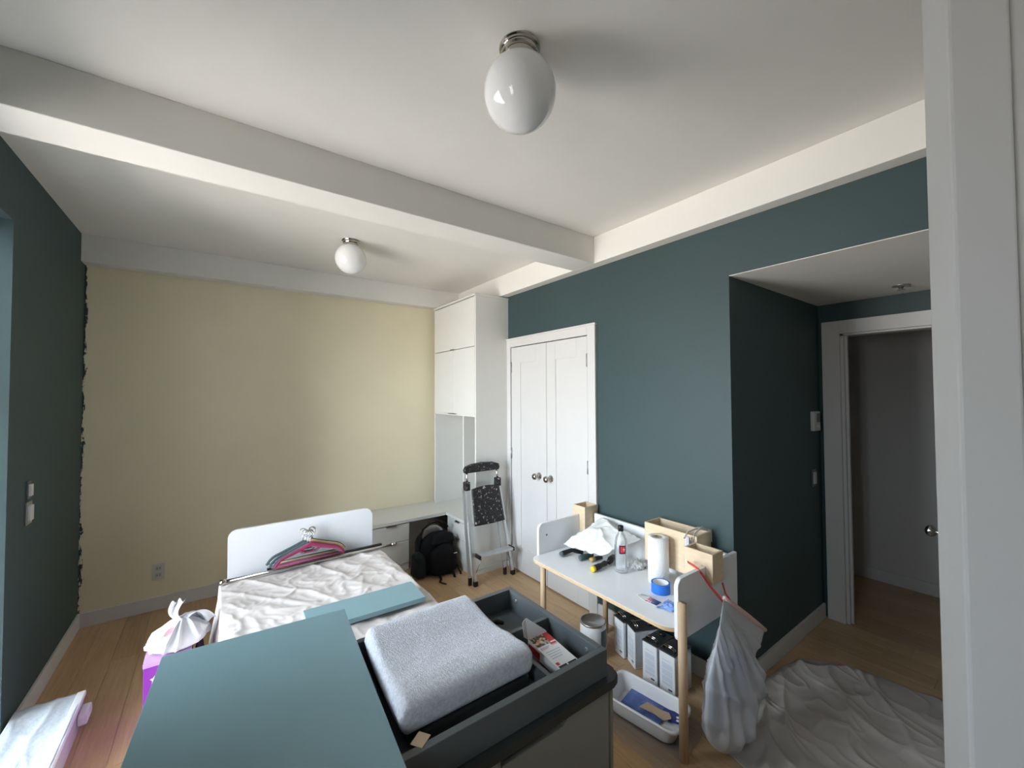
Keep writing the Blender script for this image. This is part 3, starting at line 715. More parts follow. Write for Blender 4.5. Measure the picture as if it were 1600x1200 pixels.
label_rect(0.006, 0.036, 0.088, 0.091, M['grey_print'], cr, Ac); label_rect(0.006, 0.030, 0.083, 0.086, M['pink_print'], cr, Ac)
for k in range(4): label_rect(0.010, 0.058-0.004*k, 0.068-0.009*k, 0.0705-0.009*k, M['grey_print'], cr, Ac)
label_rect(0.006, 0.015, 0.015, 0.025, M['red'], cr, Ac)
label_rect(0.005, 0.032, 0.004, 0.011, M['black_print'], cr, Ac); label_rect(0.037, 0.066, 0.004, 0.011, M['black_print'], cr, Ac)
t = MB(); Af = Ac @ Matrix.Translation((0, 0.142, 0)) @ Matrix.Rotation(math.radians(72), 4, 'X')
t.prism([(0.0, 0.0), (0.070, 0.0), (0.067, 0.006), (0.006, 0.056), (0.0, 0.056)], 'z', -0.001, 0.0005)
for v in t.bm.verts: v.co = Af @ v.co
t.build('flap', M['plastic_white'], cr)
t = MB(); t.prism([(0.0, 0.0), (-0.012, 0.010), (-0.012, 0.048), (0.0, 0.055)], 'z', -0.001, 0.0005)
for v in t.bm.verts: v.co = Af @ v.co
t.build('side_flap', M['pink_foam'], cr)
t = MB(); t.box(-0.0004, 0.0, 0.085, 0.139, -0.028, -0.008, M4=Ac); t.build('red_side_print', M['red'], cr)
# small dark pacifier-like clip behind the pad
t = MB(); t.tube([(0.700, 1.085, 0.812), (0.722, 1.078, 0.816), (0.738, 1.062, 0.812)], [0.006, 0.009, 0.005], n=10)
tag(t.build('cable_end', M['black_plastic']), 'short black cable end lying beside the changing pad', 'cable')

# teal panels
def rot_board(name, cx, cy, w, l, z0, th_, deg, m):
    t = MB(); A = Matrix.Translation((cx, cy, 0)) @ Matrix.Rotation(math.radians(deg), 4, 'Z')
    t.box(-w/2, w/2, -l/2, l/2, z0, z0+th_, bev=0.0015, M4=A); return t.build(name, m)
BZ0 = 0.8215
# big board: right rear corner (.345,1.405), left rear corner (-.11,1.44)
deg = -4.3; w_, l_ = 0.452, 0.95
c0 = Vector((0.343, 1.398)); ux = Vector((math.cos(math.radians(deg)), math.sin(math.radians(deg)))); uy = Vector((-ux.y, ux.x))
cc = c0-ux*w_/2-uy*l_/2
tag(rot_board('door_panel', cc.x, cc.y, w_, l_, BZ0, 0.018, deg, M['teal_board']), 'large teal painted panel lying across the changing tray, nearest the camera', 'panel')
t = MB(); A = Matrix.Translation((0.352, 0.805, TZ+0.0006)) @ Matrix.Rotation(math.radians(35), 4, 'Z')
t.box(-0.022, 0.012, -0.014, 0.014, 0, 0.0009, M4=A); t.box(0.010, 0.0112, -0.014, 0.014, -0.030, 0.0009, M4=A) if False else None
tag(t.build('cardboard_shim', M['cardboard']), 'small beige cardboard piece on the tray rim beside the large teal panel', 'cardboard')
deg2 = -1.8; w2, l2 = 0.535, 0.208
c0 = Vector((0.883, 2.166)); ux = Vector((math.cos(math.radians(deg2)), math.sin(math.radians(deg2)))); uy = Vector((-ux.y, ux.x)); cc = c0-ux*w2/2-uy*l2/2
tag(rot_board('shelf_panel', cc.x, cc.y, w2, l2, 0.478, 0.022, deg2, M['teal_board']), 'narrow teal painted board lying on the draped bed', 'panel')

# ---------------------------------------------------------------- child's desk
dk = thing('childs_desk', 'low white desk with rounded side panels and round beech legs beside the closet doors', 'desk', (1.85, 1.5, 0))
TT = 0.525
out = [(2.078, 1.021), (2.078, 1.978)]+arc(1.572+0.05, 1.978-0.05, 0.05, 90, 180)+arc(1.572+0.075, 1.021+0.06, 0.075, 180, 233, 5)+[(1.625, 1.021)]
t = MB(); t.mi = 0; t.prism(out, 'z', TT-0.018, TT-0.0015); tb = t.build('tabletop', M['ply_edge'], dk)
t = MB(); t.prism(out, 'z', TT-0.0013, TT, bev=0.0003); t.build('top_laminate', M['desk_white'], tb)
def desk_side(ya, yb, x0_, x1_, z0_, z1_):
    r = 0.035
    pts = [(x1_, z0_), (x1_, z1_)]+arc(x0_+r, z1_-r, r, 90, 180)+arc(x0_+r*0.6, z0_+r*0.6, r*0.6, 180, 270)
    t = MB(); t.prism(pts, 'y', ya, yb, bev=0.0015); return t.build('side_panel', M['desk_white'], dk)
desk_side(1.001, 1.020, 1.598, 2.118, 0.472, 0.735)
desk_side(1.979, 1.998, 1.645, 2.118, 0.478, 0.712)
t = MB(); t.box(2.080, 2.098, 1.021, 1.915, 0.49, 0.722, bev=0.0015); t.build('back_panel', M['desk_white'], dk)
t = MB(); t.tube([(1.594, 0.981, 0), (1.594, 0.981, 0.648)], 0.0185, n=24); t.build('leg', M['beech'], dk)
t = MB(); t.tube([(2.060, 0.981, 0), (2.060, 0.981, 0.478)], 0.0185, n=24); t.build('leg', M['beech'], dk)
t = MB(); t.tube([(1.620, 1.91, 0), (1.620, 1.91, TT-0.0185)], 0.0175, n=24); t.build('leg', M['beech'], dk)
t = MB(); t.tube([(2.040, 1.790, 0), (2.040, 1.790, TT-0.0185)], 0.0165, n=24); t.build('leg', M['beech'], dk)
t = MB(); t.lathe([(0.0, 0), (0.024, 0), (0.026, 0.02), (0, 0.02)], c=(1.620, 1.91, TT-0.0390), n=20); t.build('leg_collar', M['desk_white'], dk)
t = MB(); A = Matrix.Translation((1.71, 1.979, 0.635)) @ Matrix.Rotation(PI/2, 4, 'X'); t.lathe([(0, 0.0004), (0.005, 0.0004), (0.006, 0)], n=12, M4=A); t.build('screw_hole', M['black_print'], dk)

# open birch boxes that hook over the panels
def open_box(name, label, x0, x1, y0, y1, z0, z1, notch=None, th=0.010):
    o = thing(name, label, 'box', ((x0+x1)/2, (y0+y1)/2, z0), group=None)
    def wall(axis, a, b_, p0, p1, nt):
        if nt:
            n0, n1, nz = nt; pts = [(p0, z0), (n0, z0), (n0, nz), (n1, nz), (n1, z0), (p1, z0), (p1, z1), (p0, z1)]
        else: pts = [(p0, z0), (p1, z0), (p1, z1), (p0, z1)]
        t = MB(); t.prism(pts, axis, a, b_); t.build('side', M['birch'], o)
    ny = nx = None
    if notch and notch[0] == 'y': ny = notch[1:]    # a panel lying along x at y in (n0,n1)
    if notch and notch[0] == 'x': nx = notch[1:]
    wall('x', x0, x0+th, y0, y1, ny); wall('x', x1-th, x1, y0, y1, ny)
    wall('y', y0, y0+th, x0+th, x1-th, nx); wall('y', y1-th, y1, x0+th, x1-th, nx)
    zt = z0+th
    if ny:
        for (a, b_) in ((y0+th, ny[0]), (ny[1], y1-th)):
            if b_-a > 0.004: t = MB(); t.box(x0+th, x1-th, a, b_, z0, zt); t.build('bottom', M['birch'], o)
    elif nx:
        for (a, b_) in ((x0+th, nx[0]), (nx[1], x1-th)):
            if b_-a > 0.004: t = MB(); t.box(a, b_, y0+th, y1-th, z0, zt); t.build('bottom', M['birch'], o)
    return o
open_box('wooden_box', 'small birch box hooked over the desk side panel, holding white cloths', 1.822, 1.915, 0.968, 1.104, 0.665, 0.798, ('y', 0.999, 1.022, 0.737))
open_box('wooden_box', 'small empty birch box at the far desk corner against the closet casing', 2.000, 2.125, 1.925, 2.035, 0.60, 0.770, ('y', 1.977, 2.000, 0.714), )
open_box('wooden_box', 'long birch box hooked over the desk back panel, largest of the boxes', 1.985, 2.125, 1.135, 1.445, 0.590, 0.800, ('x', 2.078, 2.100, 0.724))

# things on the desk
D0 = TT+0.0008
t = MB(); pr = 0.053
o = thing('paper_towel_roll', 'upright white kitchen paper roll on the desk beside the long birch box', 'paper roll', (1.925, 1.318, D0))
t.lathe([(0.020, 0), (pr, 0), (pr+0.001, 0.12), (pr, 0.238), (0.020, 0.238), (0.020, 0.0)], c=(1.925, 1.318, D0), n=48); t.build('paper', M['towel_paper'], o)
t = MB(); t.lathe([(0.0172, 0.001), (0.0195, 0.001), (0.0195, 0.239), (0.0172, 0.239), (0.0172, 0.001)], c=(1.925, 1.318, D0), n=32); t.build('core_tube', M['cardboard'], o)
o = thing('masking_tape_roll', 'roll of blue masking tape lying flat in front of the paper roll', 'tape', (1.835, 1.245, D0))
t = MB(); t.lathe([(0.0385, 0), (0.046, 0), (0.046, 0.048), (0.0385, 0.048), (0.0385, 0)], c=(1.835, 1.245, D0), n=48, smooth=False); t.build('tape', M['blue_tape'], o)
t = MB(); t.lathe([(0.036, 0.0005), (0.0383, 0.0005), (0.0383, 0.0475), (0.036, 0.0475), (0.036, 0.0005)], c=(1.835, 1.245, D0), n=48); t.build('core', M['plastic_white'], o)

o = thing('solvent_bottle', 'clear plastic bottle with black cap and red label on the desk', 'bottle', (1.863, 1.517, D0)); bc = (1.863, 1.517, D0)
t = MB(); t.lathe([(0, 0), (0.030, 0), (0.034, 0.004), (0.034, 0.055), (0.0335, 0.06), (0.034, 0.065), (0.034, 0.165), (0.031, 0.185), (0.022, 0.207), (0.0135, 0.222), (0.0125, 0.236), (0, 0.236)], c=bc, n=36); t.build('bottle_body', M['clear'], o)
t = MB(); t.lathe([(0, 0.228), (0.0155, 0.228), (0.0155, 0.254), (0.0135, 0.257), (0, 0.257)], c=bc, n=28); t.build('cap', M['black_plastic'], o)
def curved(t, c, r, a0, a1, z0, z1, n=10):
    t.grid(n, 2, lambda u, v: (c[0]+r*math.cos(math.radians(a0+(a1-a0)*u)), c[1]+r*math.sin(math.radians(a0+(a1-a0)*u)), c[2]+z0+(z1-z0)*v)); return t
vang = math.degrees(math.atan2(-bc[1], -bc[0]))   # side facing the room
t = MB(); curved(t, bc, 0.0347, vang-28, vang+42, 0.022, 0.185); t.build('clear_label', M['film_clear'], o)
t = MB(); curved(t, bc, 0.0350, vang-4, vang+40, 0.117, 0.150); t.build('red_label', M['red'], o)
t = MB(); curved(t, bc, 0.0349, vang-16, vang+48, 0.110, 0.156); t.build('label_border', M['black_print'], o)
t = MB(); curved(t, bc, 0.0352, vang+26, vang+29.5, 0.122, 0.146, 4); curved(t, bc, 0.0352, vang+18, vang+37, 0.132, 0.136, 4); t.build('white_cross', M['plastic_white'], o)
t = MB(); curved(t, bc, 0.0347, vang-95, vang-62, 0.030, 0.150); t.build('black_label_strip', M['black_print'], o)

def tool(name, label, cat, pts, rad, m, tip=None, tipm=None, tr_=None):
    o = thing(name, label, cat, pts[0])
    t = MB(); t.tube(pts, rad, n=14); t.build('handle', m, o)
    if tip:
        t = MB(); t.tube(tip, tr_, n=12); t.build('end', tipm, o)
    return o
zt = D0+0.0185
tool('flashlight', 'black curved handle lying leftmost among the tools on the desk', 'tool', [(1.735, 1.868, zt), (1.775, 1.872, zt), (1.82, 1.862, zt+0.006), (1.85, 1.80, zt)], [0.0155, 0.0145, 0.013, 0.012], M['black_plastic'], [(1.733, 1.8678, zt), (1.729, 1.867, zt)], M['slate'], [0.0155, 0.0155])
tool('paint_scraper', 'dark green handled tool lying beside the leftmost black handle', 'tool', [(1.782, 1.755, zt), (1.82, 1.750, zt), (1.875, 1.744, zt)], [0.017, 0.016, 0.012], M['green_plastic'], [(1.781, 1.7551, zt), (1.777, 1.7557, zt)], M['slate'], [0.0165, 0.0165])
tool('chisel', 'tan and black wooden-handled tool lying under the crumpled wrap', 'tool', [(1.815, 1.706, zt-0.004), (1.845, 1.702, zt-0.004)], [0.012, 0.013], M['tan'], [(1.846, 1.702, zt-0.004), (1.90, 1.694, zt-0.004)], M['black_plastic'], [0.013, 0.011])
tool('screwdriver', 'thick black screwdriver with yellow end, nearest of the tools', 'tool', [(1.735, 1.604, zt), (1.79, 1.609, zt), (1.80, 1.610, zt), (1.842, 1.615, zt)], [0.0175, 0.016, 0.012, 0.016], M['black_plastic'], [(1.7345, 1.604, zt), (1.722, 1.602, zt), (1.716, 1.6015, zt)], M['yellow'], [0.0175, 0.016, 0.008])
tool('brush_handle', 'black bulbous handle lying between the screwdriver and the bottle', 'tool', [(1.87, 1.612, zt), (1.905, 1.628, zt+0.002), (1.95, 1.645, zt+0.004)], [0.014, 0.019, 0.014], M['black_plastic'])

# crumpled tissue wrap leaning over the tools
def sheet(name, corners, m, n=46, amp=0.012, sc=14, bulge=0.03, seed=0, solid=0.0008, zmin=None):
    A, B, C_, D = [Vector(c_) for c_ in corners]
    t = MB()
    def fn(u, v):
        P = A*(1-u)*(1-v)+B*u*(1-v)+C_*u*v+D*(1-u)*v
        nrm = (B-A).cross(D-A).normalized()
        if nrm.z < 0: nrm = -nrm
        h = bulge*math.sin(PI*u)*math.sin(PI*v)+amp*(fold((u*1.3, v*1.1), sc*0.18, seed, 1.2)+0.6*fold((u, v), sc*0.4, seed+5, 0.8)-0.7)
        P = P+nrm*h
        e = noise.noise_vector(Vector((u*3.3+seed, v*3.1, 0)))*0.02; e.z *= 0.4; P += e
        if zmin is not None: P.z = max(P.z, zmin)
        return P
    t.grid(n, n, fn); return t.build(name, m, solid=solid)
wr = sheet('tissue_wrap', [(1.815, 1.945, 0.565), (1.800, 1.615, 0.600), (1.985, 1.47, 0.700), (2.060, 1.83, 0.722)], M['paper'], amp=0.015, sc=7, bulge=0.045, seed=2, zmin=0.566)
tag(wr, 'crumpled sheet of white tissue wrap spread over the tools on the desk', 'paper')
cl = sheet('plastic_scrap', [(1.94, 1.555, 0.530), (1.93, 1.46, 0.530), (2.05, 1.455, 0.530), (2.06, 1.56, 0.530)], M['paper'], n=36, amp=0.018, bulge=0.035, seed=8, zmin=0.5275)
tag(cl, 'crumpled white plastic scrap between the bottle and the desk back', 'plastic')

# blister pack and blue glove
o = thing('blister_pack', 'blister pack with red and navy label lying near the desk front', 'package', (1.71, 1.23, D0))
A = Matrix.Translation((1.712, 1.300, D0)) @ Matrix.Rotation(math.radians(-88), 4, 'Z')
t = MB(); t.prism([(0, 0), (0.055, -0.025), (0.125, -0.022), (0.125, 0.026), (0.055, 0.024)], 'z', 0, 0.0012)
for v in t.bm.verts: v.co = A @ v.co
t.build('card_backing', M['paper'], o)
for (u0, u1, v0, v1, m_) in ((0.062, 0.082, -0.022, 0.020, 'red'), (0.082, 0.124, -0.021, 0.024, 'navy')):
    label_rect(u0, u1, v0, v1, M[m_], o, A @ Matrix.Translation((0, 0, 0.0014)))
t = MB(); t.grid(20, 14, lambda u, v: A @ Vector((0.01+0.10*u, -0.016+0.032*v, 0.0016+0.014*(math.sin(PI*u)*math.sin(PI*v))**0.5))); t.build('blister', M['film_clear'], o)
gl = sheet('rubber_glove', [(1.69, 1.165, 0.530), (1.70, 1.075, 0.530), (1.79, 1.075, 0.530), (1.77, 1.165, 0.530)], M['blue_glove'], n=34, amp=0.008, bulge=0.018, seed=13, zmin=0.5275)
tag(gl, 'crumpled pale blue glove lying by the desk side panel', 'glove')

# white bag hanging from the long box, between it and the small box
def hang_bag(name, cx, cy, zt_, zb, w, dpt, m, seed, label, nu=40, nv=40):
    t = MB()
    def fn(u, v):
        a = 2*PI*u; z = zt_+(zb-zt_)*v
        k = 0.35+0.65*math.sin(min(1, v/0.6)*PI/2); k *= (math.sin(min(1, (1-v)/0.15)*PI/2)**0.5 if v < 1 else 0.0)
        P = Vector((cx+dpt*k*math.cos(a), cy+w*k*math.sin(a), z))
        f = fold((a*0.9, v*0.8), 1.6, seed, 0.6)
        return P+Vector((math.cos(a)*dpt, math.sin(a)*w, 0))*(f-0.4)*0.35
    t.grid(nu, nv, fn, closed_u=True)
    return tag(t.build(name, m), label, 'bag')
hang_bag('carrier_bag', 1.955, 1.165, 0.800, 0.620, 0.020, 0.018, M['film_white'], 4, 'narrow white carrier bag hanging at the end of the long birch box')
t = MB()
t.tube([(1.977, 1.20, 0.775), (1.99, 1.185, 0.812), (2.03, 1.16, 0.828), (2.09, 1.15, 0.815), (2.135, 1.145, 0.80), (2.138, 1.142, 0.74)], [(0.0015, 0.011)]*6, n=8, flat=(0, 1, 0.3))
t.tube([(1.975, 1.155, 0.760), (1.985, 1.145, 0.815), (2.04, 1.14, 0.835), (2.10, 1.14, 0.812)], [(0.0015, 0.008)]*4, n=8, flat=(0, 1, 0.3))
tag(t.build('bag_strap', M['plastic_white']), 'white plastic bag handle looped over the long birch box', 'strap')
cl = sheet('cleaning_cloth', [(1.836, 0.982, 0.745), (1.900, 0.982, 0.745), (1.900, 1.090, 0.750), (1.836, 1.090, 0.750)], M['paper'], n=26, amp=0.018, bulge=0.014, seed=21, zmin=0.739)
tag(cl, 'crumpled white cloth inside the small birch box on the desk side', 'cloth')

# hanging waste bag with red drawstring
wb = thing('drawstring_bag', 'translucent plastic waste bag with red drawstring hanging from the desk side', 'bag', (1.88, 0.90, 0))
def bag_surface():
    t = MB()
    LL = [(0, 1.768, 0.652), (0.12, 1.735, 0.56), (0.30, 1.665, 0.42), (0.45, 1.625, 0.32), (0.62, 1.612, 0.21), (0.78, 1.635, 0.12), (0.90, 1.690, 0.055), (1.0, 1.745, 0.013)]
    RR = [(0, 2.150, 0.388), (0.10, 2.120, 0.345), (0.20, 2.050, 0.318), (0.28, 2.035, 0.295), (0.42, 2.085, 0.245), (0.60, 2.095, 0.165), (0.78, 2.020, 0.095), (0.90, 1.915, 0.045), (1.0, 1.815, 0.013)]
    def at(P, v):
        for a, b_ in zip(P, P[1:]):
            if a[0] <= v <= b_[0]:
                k = (v-a[0])/(b_[0]-a[0]); return Vector((a[1]+(b_[1]-a[1])*k, 0, a[2]+(b_[2]-a[2])*k))
    def fn(u, v):
        a = 2*PI*u; l_, r__ = at(LL, v), at(RR, v); ca, sa = math.cos(a), math.sin(a)
        P = (l_+r__)/2+(r__-l_)/2*ca
        dp = 0.006+0.060*math.sin(min(1, v/0.6)*PI/2)**1.5*(math.sin(min(1, (1-v)/0.22)*PI/2) if v < 1 else 0)
        q = (P.x-1.77)*1.0                      # folds fan out from the hanging point
        ang_ = math.atan2(0.70-P.z, P.x-1.70)
        f = (1-min(1, abs(noise.noise(Vector((ang_*6.5, v*0.9, 3.0))))*3))**1.5
        f2 = fold((P.x*2.5, P.z*2.0), 2.6, 1.0, 0.7)
        P.y = 0.893+dp*sa+(0.034*(f-0.35)+0.012*(f2-0.4))*sa*min(1, v*5)
        P.x += 0.008*noise.noise(Vector((v*7, ca*2, 4)))
        P.y = min(P.y, 0.958); P.z = max(P.z, 0.010)
        return P
    t.grid(130, 90, fn, closed_u=True); return t
bag_surface().build('bag_film', M['bag_film'], wb)
# contents
t = MB()
def rag(cx, cy, cz, rx, ry, rz, seed):
    def fn(u, v):
        a = 2*PI*u; b_ = PI*(v-0.5); r = 1+0.35*noise.noise(Vector((math.cos(a)*1.5+seed, math.sin(a)*1.5, v*3)))
        return (cx+rx*r*math.cos(b_)*math.cos(a), cy+ry*math.cos(b_)*math.sin(a), max(0.02, cz+rz*r*math.sin(b_)))
    t.grid(26, 16, fn, closed_u=True)
rag(1.705, 0.894, 0.25, 0.052, 0.020, 0.135, 1); rag(1.86, 0.894, 0.27, 0.10, 0.022, 0.12, 2); rag(1.95, 0.894, 0.20, 0.070, 0.022, 0.08, 3)
t.build('rags', M['blue_mix'], wb)['label'] = 'blue and white rags showing through the film'
t = MB(); t.tube([(1.775, 0.895, 0.650), (1.85, 0.893, 0.600), (1.97, 0.890, 0.516), (2.06, 0.890, 0.453), (2.158, 0.892, 0.386)], [(0.009, 0.008), (0.011, 0.009), (0.012, 0.010), (0.011, 0.009), (0.009, 0.007)], n=12, flat=(0, 0, 1))
t.build('drawstring_hem', M['pink_print'], wb)['label'] = 'pinkish hem with the red string inside'
t = MB(); t.tube([(1.80, 0.912, 0.62), (1.788, 0.955, 0.665), (1.775, 0.994, 0.720), (1.765, 1.010, 0.742), (1.77, 1.030, 0.745), (1.79, 1.07, 0.743)], [(0.0012, 0.007)]*6, n=8, flat=(1, 0, 0.2))
t.build('drawstring', M['red_strap'], wb)['label'] = 'red plastic string'
t = MB(); t.tube([(1.87, 0.912, 0.600), (1.885, 0.945, 0.62), (1.89, 0.960, 0.66)], [(0.0012, 0.006)]*3, n=8, flat=(1, 0, 0.2))
t.build('drawstring', M['red_strap'], wb)['label'] = 'red plastic string'

# ---------------------------------------------------------------- below the desk
def paint_can(x, y):
    o = thing('paint_can', 'round paint can with white label and steel lid left of the solvent tins', 'can', (x, y, 0)); r = 0.075
    t = MB(); t.lathe([(0, 0.002), (r, 0.002), (r, 0.186), (r-0.002, 0.190), (0, 0.190)], c=(x, y, 0), n=44); t.build('can_body', M['plastic_white'], o)
    t = MB(); t.lathe([(0, 0.1905), (r-0.014, 0.1905), (r-0.010, 0.194), (r-0.006, 0.197), (r-0.001, 0.198), (r+0.0015, 0.195), (r+0.0015, 0.188), (r, 0.187)], c=(x, y, 0), n=44); t.build('lid', M['steel'], o)
    t = MB(); t.lathe([(r-0.0005, 0.001), (r+0.001, 0.001), (r+0.001, 0.008), (r-0.0005, 0.008)], c=(x, y, 0), n=44); t.build('rim', M['steel'], o)
    t = MB(); t.tube([(x+0.05, y-0.060, 0.150), (x+0.045, y-0.075, 0.10), (x+0.0, y-0.094, 0.075), (x-0.045, y-0.075, 0.085), (x-0.062, y-0.050, 0.13)], 0.002, n=6); t.build('bail_handle', M['steel'], o)
    t = MB()
    curved(t, (x, y, 0), r+0.0015, -100, -55, 0.03, 0.165); t.build('dark_label', M['slate'], o)
paint_can(1.812, 1.687)

tin_proto = None
def tin(x0, y0, rz, label, h=0.205, w=0.088, l=0.150):
    """rectangular solvent tin; local origin = front right bottom corner, front face toward -x"""
    o = thing('solvent_tin', label, 'tin', (0, 0, 0), group='solvent tins under the desk')
    t = MB(); t.box(0, l, 0, w, 0.002, h, bev=0.004); t.box(-0.001, l+0.001, -0.001, w+0.001, 0, 0.004, bev=0.001, seg=1); t.build('tin_body', M['steel'] if False else M['plastic_white'], o)
    t = MB(); t.box(-0.0015, l+0.0015, -0.0015, w+0.0015, h-0.004, h+0.003, bev=0.002); t.build('top_plate', M['dark_steel'], o)
    t = MB()
    for s in (-0.006, 0.006):
        t.tube([(0.024, w*0.5-0.030, h+0.002), (0.022+s, w*0.5-0.031, h+0.017), (0.020+s, w*0.5-0.022, h+0.026), (0.020+s, w*0.5+0.022, h+0.026), (0.022+s, w*0.5+0.031, h+0.017), (0.024, w*0.5+0.030, h+0.002)], 0.0034, n=8)
    t.build('handle', M['chrome'], o)
    t = MB(); t.lathe([(0, 0), (0.017, 0), (0.017, 0.012), (0.014, 0.014), (0, 0.014)], c=(l-0.035, w/2, h+0.003), n=20); t.build('screw_cap', M['black_plastic'], o)
    t = MB(); t.box(0.004, l-0.004, -0.0019, -0.0012, 0.006, h-0.006); t.build('bare_side', M['tin_side'], o)
    def bar(y0_, y1_, z0_, z1_, m_):
        t = MB(); t.box(-0.0008, 0.001, y0_, y1_, z0_, z1_); t.build('label_print', m_, o)
    bar(w*0.25, w*0.80, h*0.80, h*0.812, M['grey_print'])
    for (za, zb) in ((0.60, 0.74), (0.44, 0.58), (0.30, 0.42), (0.21, 0.28)): bar(w*0.16, w*0.82, h*za, h*zb, M['label_text'])
    bar(w*0.18, w*0.42, h*0.115, h*0.15, M['black_print']); bar(w*0.28, w*0.40, h*0.05, h*0.085, M['grey_print'])
    o.location = (x0, y0, 0.004); o.rotation_euler = (0, 0, rz)
    return o
M['dark_steel'] = mat('dark_tin_top', (0.16, 0.155, 0.15), 0.3, metal=0.8, var=0.1)
M['tin_side'] = mat('bare_tinplate', (0.60, 0.63, 0.67), 0.25, metal=0.7, var=0.08, vscale=12)
def text_mat():
    m = mat('fine_pale_blue_text', (0.6, 0.65, 0.75), 0.5)
    n = m.node_tree.nodes; l = m.node_tree.links; b = n['Principled BSDF']
    tc = n.new('ShaderNodeTexCoord'); wv = n.new('ShaderNodeTexWave'); wv.bands_direction = 'Z'; wv.inputs['Scale'].default_value = 95; wv.inputs['Distortion'].default_value = 0
    l.new(tc.outputs['Object'], wv.inputs['Vector'])
    cr = n.new('ShaderNodeValToRGB'); cr.color_ramp.elements[0].color = (0.48, 0.53, 0.64, 1); cr.color_ramp.elements[1].color = (0.80, 0.82, 0.86, 1)
    l.new(wv.outputs[0], cr.inputs[0]); l.new(cr.outputs[0], b.inputs['Base Color']); return m
M['label_text'] = text_mat()
tin(1.870, 1.195, 0.0, 'white labelled solvent tin nearest the desk side, first of the row of four')
tin(1.868, 1.296, 0.0, 'white labelled solvent tin second from the desk side in the row of four')
tin(1.893, 1.453, math.radians(-25), 'white labelled solvent tin turned at an angle, third from the desk side')
tin(1.915, 1.547, math.radians(-15), 'white labelled solvent tin farthest from the desk side, beside the paint can', l=0.13)

# storage bin lined with plastic, lying in front of the tins
o = thing('plastic_bin', 'low translucent white plastic bin under the desk wrapped in clear film', 'bin', (1.69, 1.2, 0))
bp_ = [(1.585, 1.005), (1.800, 1.060), (1.745, 1.430), (1.525, 1.370)]
def rrect(pts, inset, r, n=5):
    cx = sum(p[0] for p in pts)/4; cy = sum(p[1] for p in pts)/4; out_ = []
    P = [Vector((p[0]+(cx-p[0])*inset, p[1]+(cy-p[1])*inset)) for p in pts]
    for i in range(4):
        a = (P[i-1]-P[i]).normalized(); b_ = (P[(i+1) % 4]-P[i]).normalized()
        s = P[i]+a*r; e_ = P[i]+b_*r
        for k in range(n+1):
            u = k/n; q = s*(1-u)**2+P[i]*2*u*(1-u)+e_*u**2; out_.append(q)
    return out_
levels = [(0.16, 0.004), (0.10, 0.012), (0.03, 0.080), (0.0, 0.084), (0.0, 0.078)]
t = MB(); rings = []
for ins, z in [(0.0, 0.076), (0.0, 0.084), (0.045, 0.086), (0.07, 0.078), (0.16, 0.014), (0.20, 0.008)]:
    rings.append([t.bm.verts.new((q.x, q.y, z)) for q in rrect(bp_, ins, 0.05)])
for a, b_ in zip(rings, rings[1:]):
    for k in range(len(a)): f = t.bm.faces.new((a[k], a[(k+1) % len(a)], b_[(k+1) % len(a)], b_[k])); f.smooth = True
t.bm.faces.new(rings[-1])
t.build('bin_shell', M['plastic_white'], o, solid=0.002)
def film():
    t = MB()
    def fn(u, v):
        x = 1.46+0.37*u; y = 0.985+0.50*v+0.05*(u-0.5)
        w = min(1, min(u, 1-u)*6, min(v, 1-v)*6)
        z = 0.006+0.016*fold((x*2, y*2), 3.0, 3, 1.0)*(1-0.3*w)
        return (x+0.02*noise.noise(Vector((y*9, 0, 0))), y+0.02*noise.noise(Vector((x*9, 3, 0))), max(0.002, z*0.5 if z < 0.02 else z*0.6))
    t.grid(70, 70, fn); return t.build('clear_film', M['film_clear'], o)
film()
t = MB(); A = Matrix.Translation((1.70, 1.245, 0.020)) @ Matrix.Rotation(math.radians(12), 4, 'Z')
t.box(-0.075, 0.060, -0.095, 0.10, 0, 0.002, M4=A); bc_ = t.build('blue_sleeve', M['navy_soft'] if 'navy_soft' in M else mat('blue_packaging', (0.10, 0.16, 0.42), 0.35, var=0.35, vscale=25))
tag(bc_, 'blue packaging sleeve lying in the plastic bin', 'packaging')
t = MB(); A = Matrix.Translation((1.735, 1.13, 0.024)) @ Matrix.Rotation(math.radians(25), 4, 'Z')
t.box(-0.035, 0.035, -0.05, 0.04, 0, 0.002, M4=A)
nv_ = t.build('navy_card', M['navy'])
for (u0, v0) in ((-0.018, -0.03), (0.002, -0.028)):
    t2 = MB(); t2.lathe([(0, 0.0026), (0.007, 0.0026), (0.007, 0.002)], n=14); 
    for v in t2.bm.verts: v.co = A @ (v.co+Vector((u0, v0, 0)))
    t2.build('white_mark', M['plastic_white'], nv_)
tag(nv_, 'navy card with small white marks lying in the plastic bin', 'card')
t = MB(); A = Matrix.Translation((1.690, 1.185, 0.030)) @ Matrix.Rotation(math.radians(-76), 4, 'Z')
t.prism([(-0.07, -0.02), (-0.05, 0.03), (0.02, 0.022), (0.055, 0.028), (0.075, 0.0), (0.055, -0.03), (0.0, -0.018)], 'z', 0.0, 0.003)
for v in t.bm.verts: v.co = A @ v.co+Vector((0, 0, 0.010*abs(noise.noise(v.co*20))))
tag(t.build('cardboard_scrap', M['cardboard']), 'torn brown cardboard scrap lying in the plastic bin', 'cardboard')

